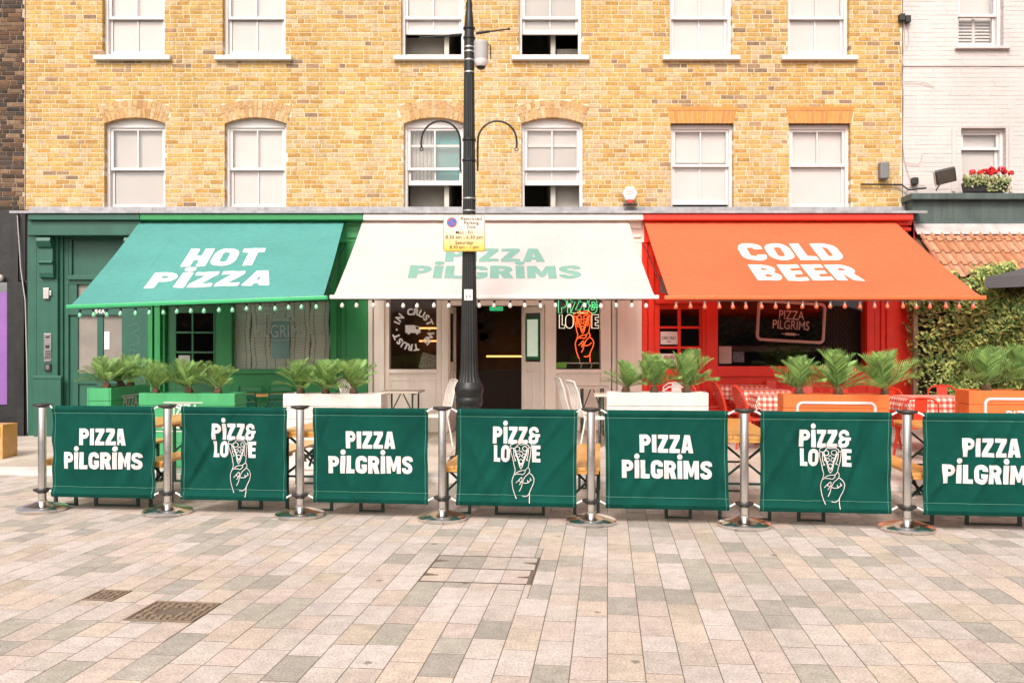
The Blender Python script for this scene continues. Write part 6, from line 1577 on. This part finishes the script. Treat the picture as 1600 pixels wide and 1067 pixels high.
# ================================================================== HEDGE, PARASOL, WALL FITTINGS
LEAF = pm('hedge_leaf', (0.09, 0.13, 0.03), 0.5, 0.2, 6, 0, attr=True, trans=0.15, spec=0.35)
rh = random.Random(21)
hx0, hx1 = 6.38, 9.2
hd = thing('climbing_hedge', 'thick leafy climber spilling over the frame under the tile canopy', 'hedge', (7.5, 13.4, pave_z(7.5, 13.4)))
def front(x, z):                                      # distance of the leafy face
    s = max(0.0, min(1.0, (x - 6.35) / 1.3)); top = max(0, min(1, (z - 1.0) / 1.2))
    base = 13.75 - 1.35 * s * (0.35 + .65 * top) - .25 * max(0, (z - 2.0)) * (1 - s)
    return base + .13 * math.sin(x * 5 + z * 3) + .10 * math.sin(x * 11 - z * 7)
def ztop(x): return 2.34 + .36 * min(1, max(0, (x - 6.3) / .6)) - .22 * max(0, (x - 7.1)) + .10 * math.sin(x * 7) + .05 * math.sin(x * 17)
m = MB()
for k in range(42000):
    x = rh.uniform(hx0, hx1); zt = ztop(x); z = rh.uniform(.25, zt) if rh.random() < .88 else zt + rh.gauss(0, .06)
    if x < 7.0 and z < 2.15 and rh.random() > .10 + .5 * max(0, (x - 6.5)): continue  # leaves thinned so the dark wall behind shows as deep shade
    dep = abs(rh.gauss(0, .10)); y = front(x, z) + dep - .04
    if z > zt - .2: y += rh.uniform(0, .55)
    if y > 13.95: continue
    s = rh.uniform(.022, .046) * (1.5 if rh.random() < .2 else 1); nrm = Vector((rh.uniform(-.7, .7), -1 + rh.uniform(-.2, .6), rh.uniform(-.1, 1.1))).normalized()
    a = nrm.orthogonal().normalized(); a.rotate(Matrix.Rotation(rh.uniform(0, 6.28), 3, nrm)); b = nrm.cross(a); p = Vector((x, y, z))
    tt = rh.random(); br = rh.uniform(.7, 1.25); c = (.44, .47, .14) if tt < .32 else ((.24, .33, .085) if tt < .75 else (.09, .16, .04)); c = tuple(v * br for v in c)
    m.add([p - a * s, p - b * s * .5 + nrm * .004, p + a * s, p + b * s * .5 + nrm * .004], [(0, 1, 2), (0, 2, 3)], c)
m.build('foliage', LEAF, hd, kind='stuff')
m = MB()
for k in range(26):
    x = rh.uniform(6.7, 8.6); pts = [(x, 13.5, .2)]
    for j_ in range(7): x += rh.uniform(-.12, .12); z = .55 + j_ * .33; pts.append((x, front(x, z) + .12, z))
    m.tube(pts, [.022 * (1 - .1 * j_) for j_ in range(8)], 6)
m.build('stem', pm('bark', (0.06, 0.045, 0.03), 0.9, 0.3, 12, 0.5), hd)
m = MB()
for k in range(60):                                   # long trailing shoots
    x = rh.uniform(6.4, 8.6); z = ztop(x) - rh.uniform(.1, .9); pts = []
    for j_ in range(6): pts.append((x + j_ * rh.uniform(-.05, .08), front(x, z) - .06 - .012 * j_, z - .05 * j_ + .03 * math.sin(j_))); 
    m.tube(pts, .004, 4)
m.build('shoot', pm('young_shoot', (0.25, 0.16, 0.05), 0.7), hd)
tr = thing('timber_post', 'weathered timber post at the corner of the red shopfront', 'post', (mx(1428, 13.7), 13.7, pave_z(6.4, 13.7))); m = MB(); x = mx(1429, 13.7); m.box(x - .035, x + .035, 13.66, 13.73, pave_z(x, 13.7) - .0, 2.4); m.build('post', pm('weathered_wood', (0.22, 0.15, 0.09), 0.85, 0.25, 10, 0.3), tr)
pa = thing('black_parasol', 'black canvas parasol over the hedge', 'parasol', (8.55, 12.5, pave_z(8.55, 12.5)))
PARM = pm('black_canvas', (0.07, 0.07, 0.072), 0.6, 0.15, 3, 0.1, 200)
ap = Vector((8.55, 12.5, 3.30)); cs = [Vector((8.55 + sx_ * 1.6, 12.5 + sy * 1.3, 2.60)) for sx_, sy in ((-1, 0), (0, -1), (1, 0), (0, 1))]
m = MB()
for i in range(4):
    a, b = cs[i], cs[(i + 1) % 4]; n = 8; vs = []
    for j_ in range(n + 1):
        for k_ in range(n + 1):
            p = ap.lerp(a.lerp(b, k_ / n), j_ / n); p.z -= .10 * math.sin(math.pi * k_ / n) * (j_ / n) ** 2 * 0 + .12 * math.sin(math.pi * j_ / n); vs.append(p)
    m.add(vs, [(j_ * (n + 1) + k_, j_ * (n + 1) + k_ + 1, (j_ + 1) * (n + 1) + k_ + 1, (j_ + 1) * (n + 1) + k_) for j_ in range(n) for k_ in range(n)])
    m.add([a, b, b - Vector((0, 0, .16)), a - Vector((0, 0, .16))], [(0, 1, 2, 3)])
m.build('canopy', PARM, pa)
m = MB(); m.tube([(8.55, 12.5, pave_z(8.55, 12.5)), (8.55, 12.5, 3.31)], .025, 10); m.build('pole', STEEL, pa, smooth=True)
m = MB(); m.box(8.3, 8.8, 12.25, 12.75, pave_z(8.55, 12.5), pave_z(8.55, 12.5) + .06); m.build('base', BLACKP, pa)
# geranium trough on the white building's fascia
Yt = 14.05; zt = mz(301.5, Yt)
fb = thing('flower_trough', 'black window trough of red geraniums and variegated trailing leaves', 'flower box', (mx(1540, Yt), Yt, zt))
m = MB(); x0, x1 = mx(1506, Yt), mx(1572, Yt); m.add([(x0 + .02, Yt - .07, zt), (x1 - .02, Yt - .07, zt), (x1 - .02, Yt + .08, zt), (x0 + .02, Yt + .08, zt), (x0, Yt - .09, zt + .17), (x1, Yt - .09, zt + .17), (x1, Yt + .1, zt + .17), (x0, Yt + .1, zt + .17)], [(0, 3, 2, 1), (4, 5, 6, 7), (0, 1, 5, 4), (1, 2, 6, 5), (2, 3, 7, 6), (3, 0, 4, 7)]); m.build('trough', BLACKP, fb, bevel=.008)
VLEAF = pm('variegated_leaf', (0.3, 0.3, 0.1), 0.6, 0.15, 9, 0, attr=True, trans=0.15); PETAL = pm('red_petal', (0.62, 0.012, 0.015), 0.5, 0.25, 30, 0)
m = MB()
for k in range(1300):
    x = rh.uniform(x0 - .02, x1 + .03); hang = x > mx(1537, Yt); z = zt + .20 + rh.gauss(0, .045) if not hang or rh.random() < .4 else zt + rh.uniform(0, .24); y = Yt - .09 - rh.uniform(-.12, .05)
    s = rh.uniform(.012, .03); nrm = Vector((rh.uniform(-.8, .8), -1, rh.uniform(-.2, 1))).normalized(); a = nrm.orthogonal().normalized(); a.rotate(Matrix.Rotation(rh.uniform(0, 6.28), 3, nrm)); b = nrm.cross(a); p = Vector((x, y, z)); c = rh.choice(((.38, .36, .16), (.12, .20, .05), (.18, .26, .07), (.5, .46, .27)))
    m.add([p - a * s, p - b * s * .6, p + a * s, p + b * s * .6], [(0, 1, 2, 3)], c)
m.build('foliage', VLEAF, fb)
for px_, py_, r in ((1516, 271, .055), (1527, 272, .05), (1537, 269, .06), (1545, 266, .05), (1543, 272, .06), (1552, 270, .045), (1562, 266, .065), (1567, 270, .05), (1576, 272, .045)):
    m = MB(); c0 = Vector((mx(px_, Yt), Yt - .07 + rh.uniform(-.04, .04), mz(py_, Yt)))
    for k in range(34):
        d = Vector((rh.gauss(0, 1), rh.gauss(0, 1), rh.gauss(0, 1) * .7)).normalized(); p = c0 + d * r * rh.uniform(.7, 1); a = d.orthogonal().normalized() * .016; b = d.cross(a)
        m.add([p - a - b, p + a - b, p + a + b, p - a + b], [(0, 1, 2, 3)])
    m.build('flower_head', PETAL, fb)
# floodlight, sensors, alarm, cables
Yf = 14.0
fl_ = thing('floodlight', 'black floodlight on an arm over the tile canopy', 'floodlight', (mx(1470, Yf), Yf, mz(300, Yf)))
M = Matrix.Translation((mx(1472, Yf), Yf - .12, mz(278, Yf))) @ Matrix.Rotation(RAD(-24), 4, 'Y') @ Matrix.Rotation(RAD(28), 4, 'X') @ Matrix.Rotation(RAD(-25), 4, 'Z')
m = MB(); m.box(-.15, .15, -.02, .05, -.12, .12); xf(m, M).build('lamp_body', pm('dark_lamp', (0.05, 0.05, 0.05), 0.5), fl_, bevel=.01)
m = MB(); m.box(-.125, .125, -.026, -.021, -.095, .095); xf(m, M).build('lens', pm('smoked_lens', (0.10, 0.095, 0.08), 0.2), fl_)
m = MB(); m.box(-.17, -.155, -.03, .10, -.13, .13); m.box(-.16, .02, .052, .065, -.13, .12); xf(m, M).build('reflector_back', pm('pale_casing', (0.5, 0.47, 0.42), 0.5), fl_)
m = MB(); m.tube([(mx(1458, Yf), Yf - .1, mz(300, Yf)), (mx(1462, Yf), Yf - .1, mz(292, Yf)), (mx(1472, Yf), Yf - .08, mz(284, Yf))], .012, 6); m.build('bracket', BLACKP, fl_)
m = MB(); S(m, 1376, 1390.5, 253, 279, 14.18, 14.30); sb_ = m.build('sensor_box', pm('grey_case', (0.16, 0.165, 0.165), 0.5, 0.1), bevel=.02); tag(sb_, 'grey plastic sensor box fixed to the yellow bricks', 'sensor box')
m = MB(); m.tube([(mx(1345, 14.24), 14.24, mz(288, 14.24)), (mx(1409, 14.24), 14.24, mz(289, 14.24)), (mx(1420, 14.2), 14.2, mz(297, 14.2)), (mx(1447, 14.2), 14.2, mz(294, 14.2))], .014, 6); o = m.build('wall_bracket', BLACKP); tag(o, 'thin dark bracket arm running below the grey sensor box', 'bracket')
m = MB(); S(m, 1426, 1436, 277, 288, 14.2, 14.29); o = m.build('junction_box', BLACKP, bevel=.015); tag(o, 'small black junction box on the white wall near the floodlight', 'junction box')
m = MB(); 
for a in (1407, 1416): S(m, a, a + 8, 21 + (a - 1407) * .3, 32 + (a - 1407) * .3, 14.2, 14.3)
o = m.build('cable_clamp', BLACKP, bevel=.01); tag(o, 'pair of black cable boxes high on the seam between brick and white wall', 'junction box')
m = MB()
for pts in ([(1412, 30), (1414, 60), (1409, 110), (1412, 150), (1411, 230), (1418, 268), (1424, 285), (1416, 300)], [(1418, 30), (1420, 62), (1416, 76)], [(1412, 128), (1440, 129), (1462, 136)], [(1416, 255), (1436, 256), (1441, 240)], [(1390, 285), (1400, 292), (1415, 301), (1424, 318), (1427, 345)], [(1414, 296), (1430, 290), (1447, 291)], [(1416, 300), (1433, 302), (1428, 292)]):
    m.tube([(mx(a, 14.27), 14.27, mz(b, 14.27)) for a, b in smooth_path(pts, 3)], .005, 5)
o = m.build('wall_cable', pm('pale_cable', (0.42, 0.37, 0.33), 0.7)); tag(o, 'thin pale cables looping down the seam of the white wall', 'cable')
Ya = 14.12; al = thing('alarm_box', 'white hexagonal alarm box with red base on the lead flashing', 'alarm box', (mx(984.5, Ya), Ya, mz(318, Ya)))
hx_ = [(mx(984.5, Ya) + .125 * math.cos(RAD(60 * k)), mz(302.5, Ya) + .135 * math.sin(RAD(60 * k))) for k in range(6)]
m = MB(); m.prism(hx_, lambda u, v, w: (u, Ya + w, v), .08); ab = m.build('cover', WHITE, al, bevel=.012)
m = MB(); m.prism([(mx(979.5, Ya), mz(312, Ya)), (mx(989.5, Ya), mz(312, Ya)), (mx(987.5, Ya), mz(317.5, Ya)), (mx(981.5, Ya), mz(317.5, Ya))], lambda u, v, w: (u, Ya - .012 + w, v), .07); m.build('strobe', SR, al)
lines_mb([[(mx(978, Ya), mz(298, Ya)), (mx(984, Ya), mz(300.5, Ya)), (mx(990, Ya), mz(297, Ya))], [(mx(978, Ya), mz(301.5, Ya)), (mx(984, Ya), mz(304, Ya)), (mx(990, Ya), mz(300.5, Ya))]], .012, lambda u, v, w: (u, Ya - w, v), .002).build('logo', pm('pale_red', (0.55, 0.3, 0.26), 0.6), ab)
m = MB(); m.box(mx(975, Ya), mx(996, Ya), Ya, Ya + .1, mz(320, Ya), mz(318.5, Ya)); m.build('bracket', BLACKP, al)
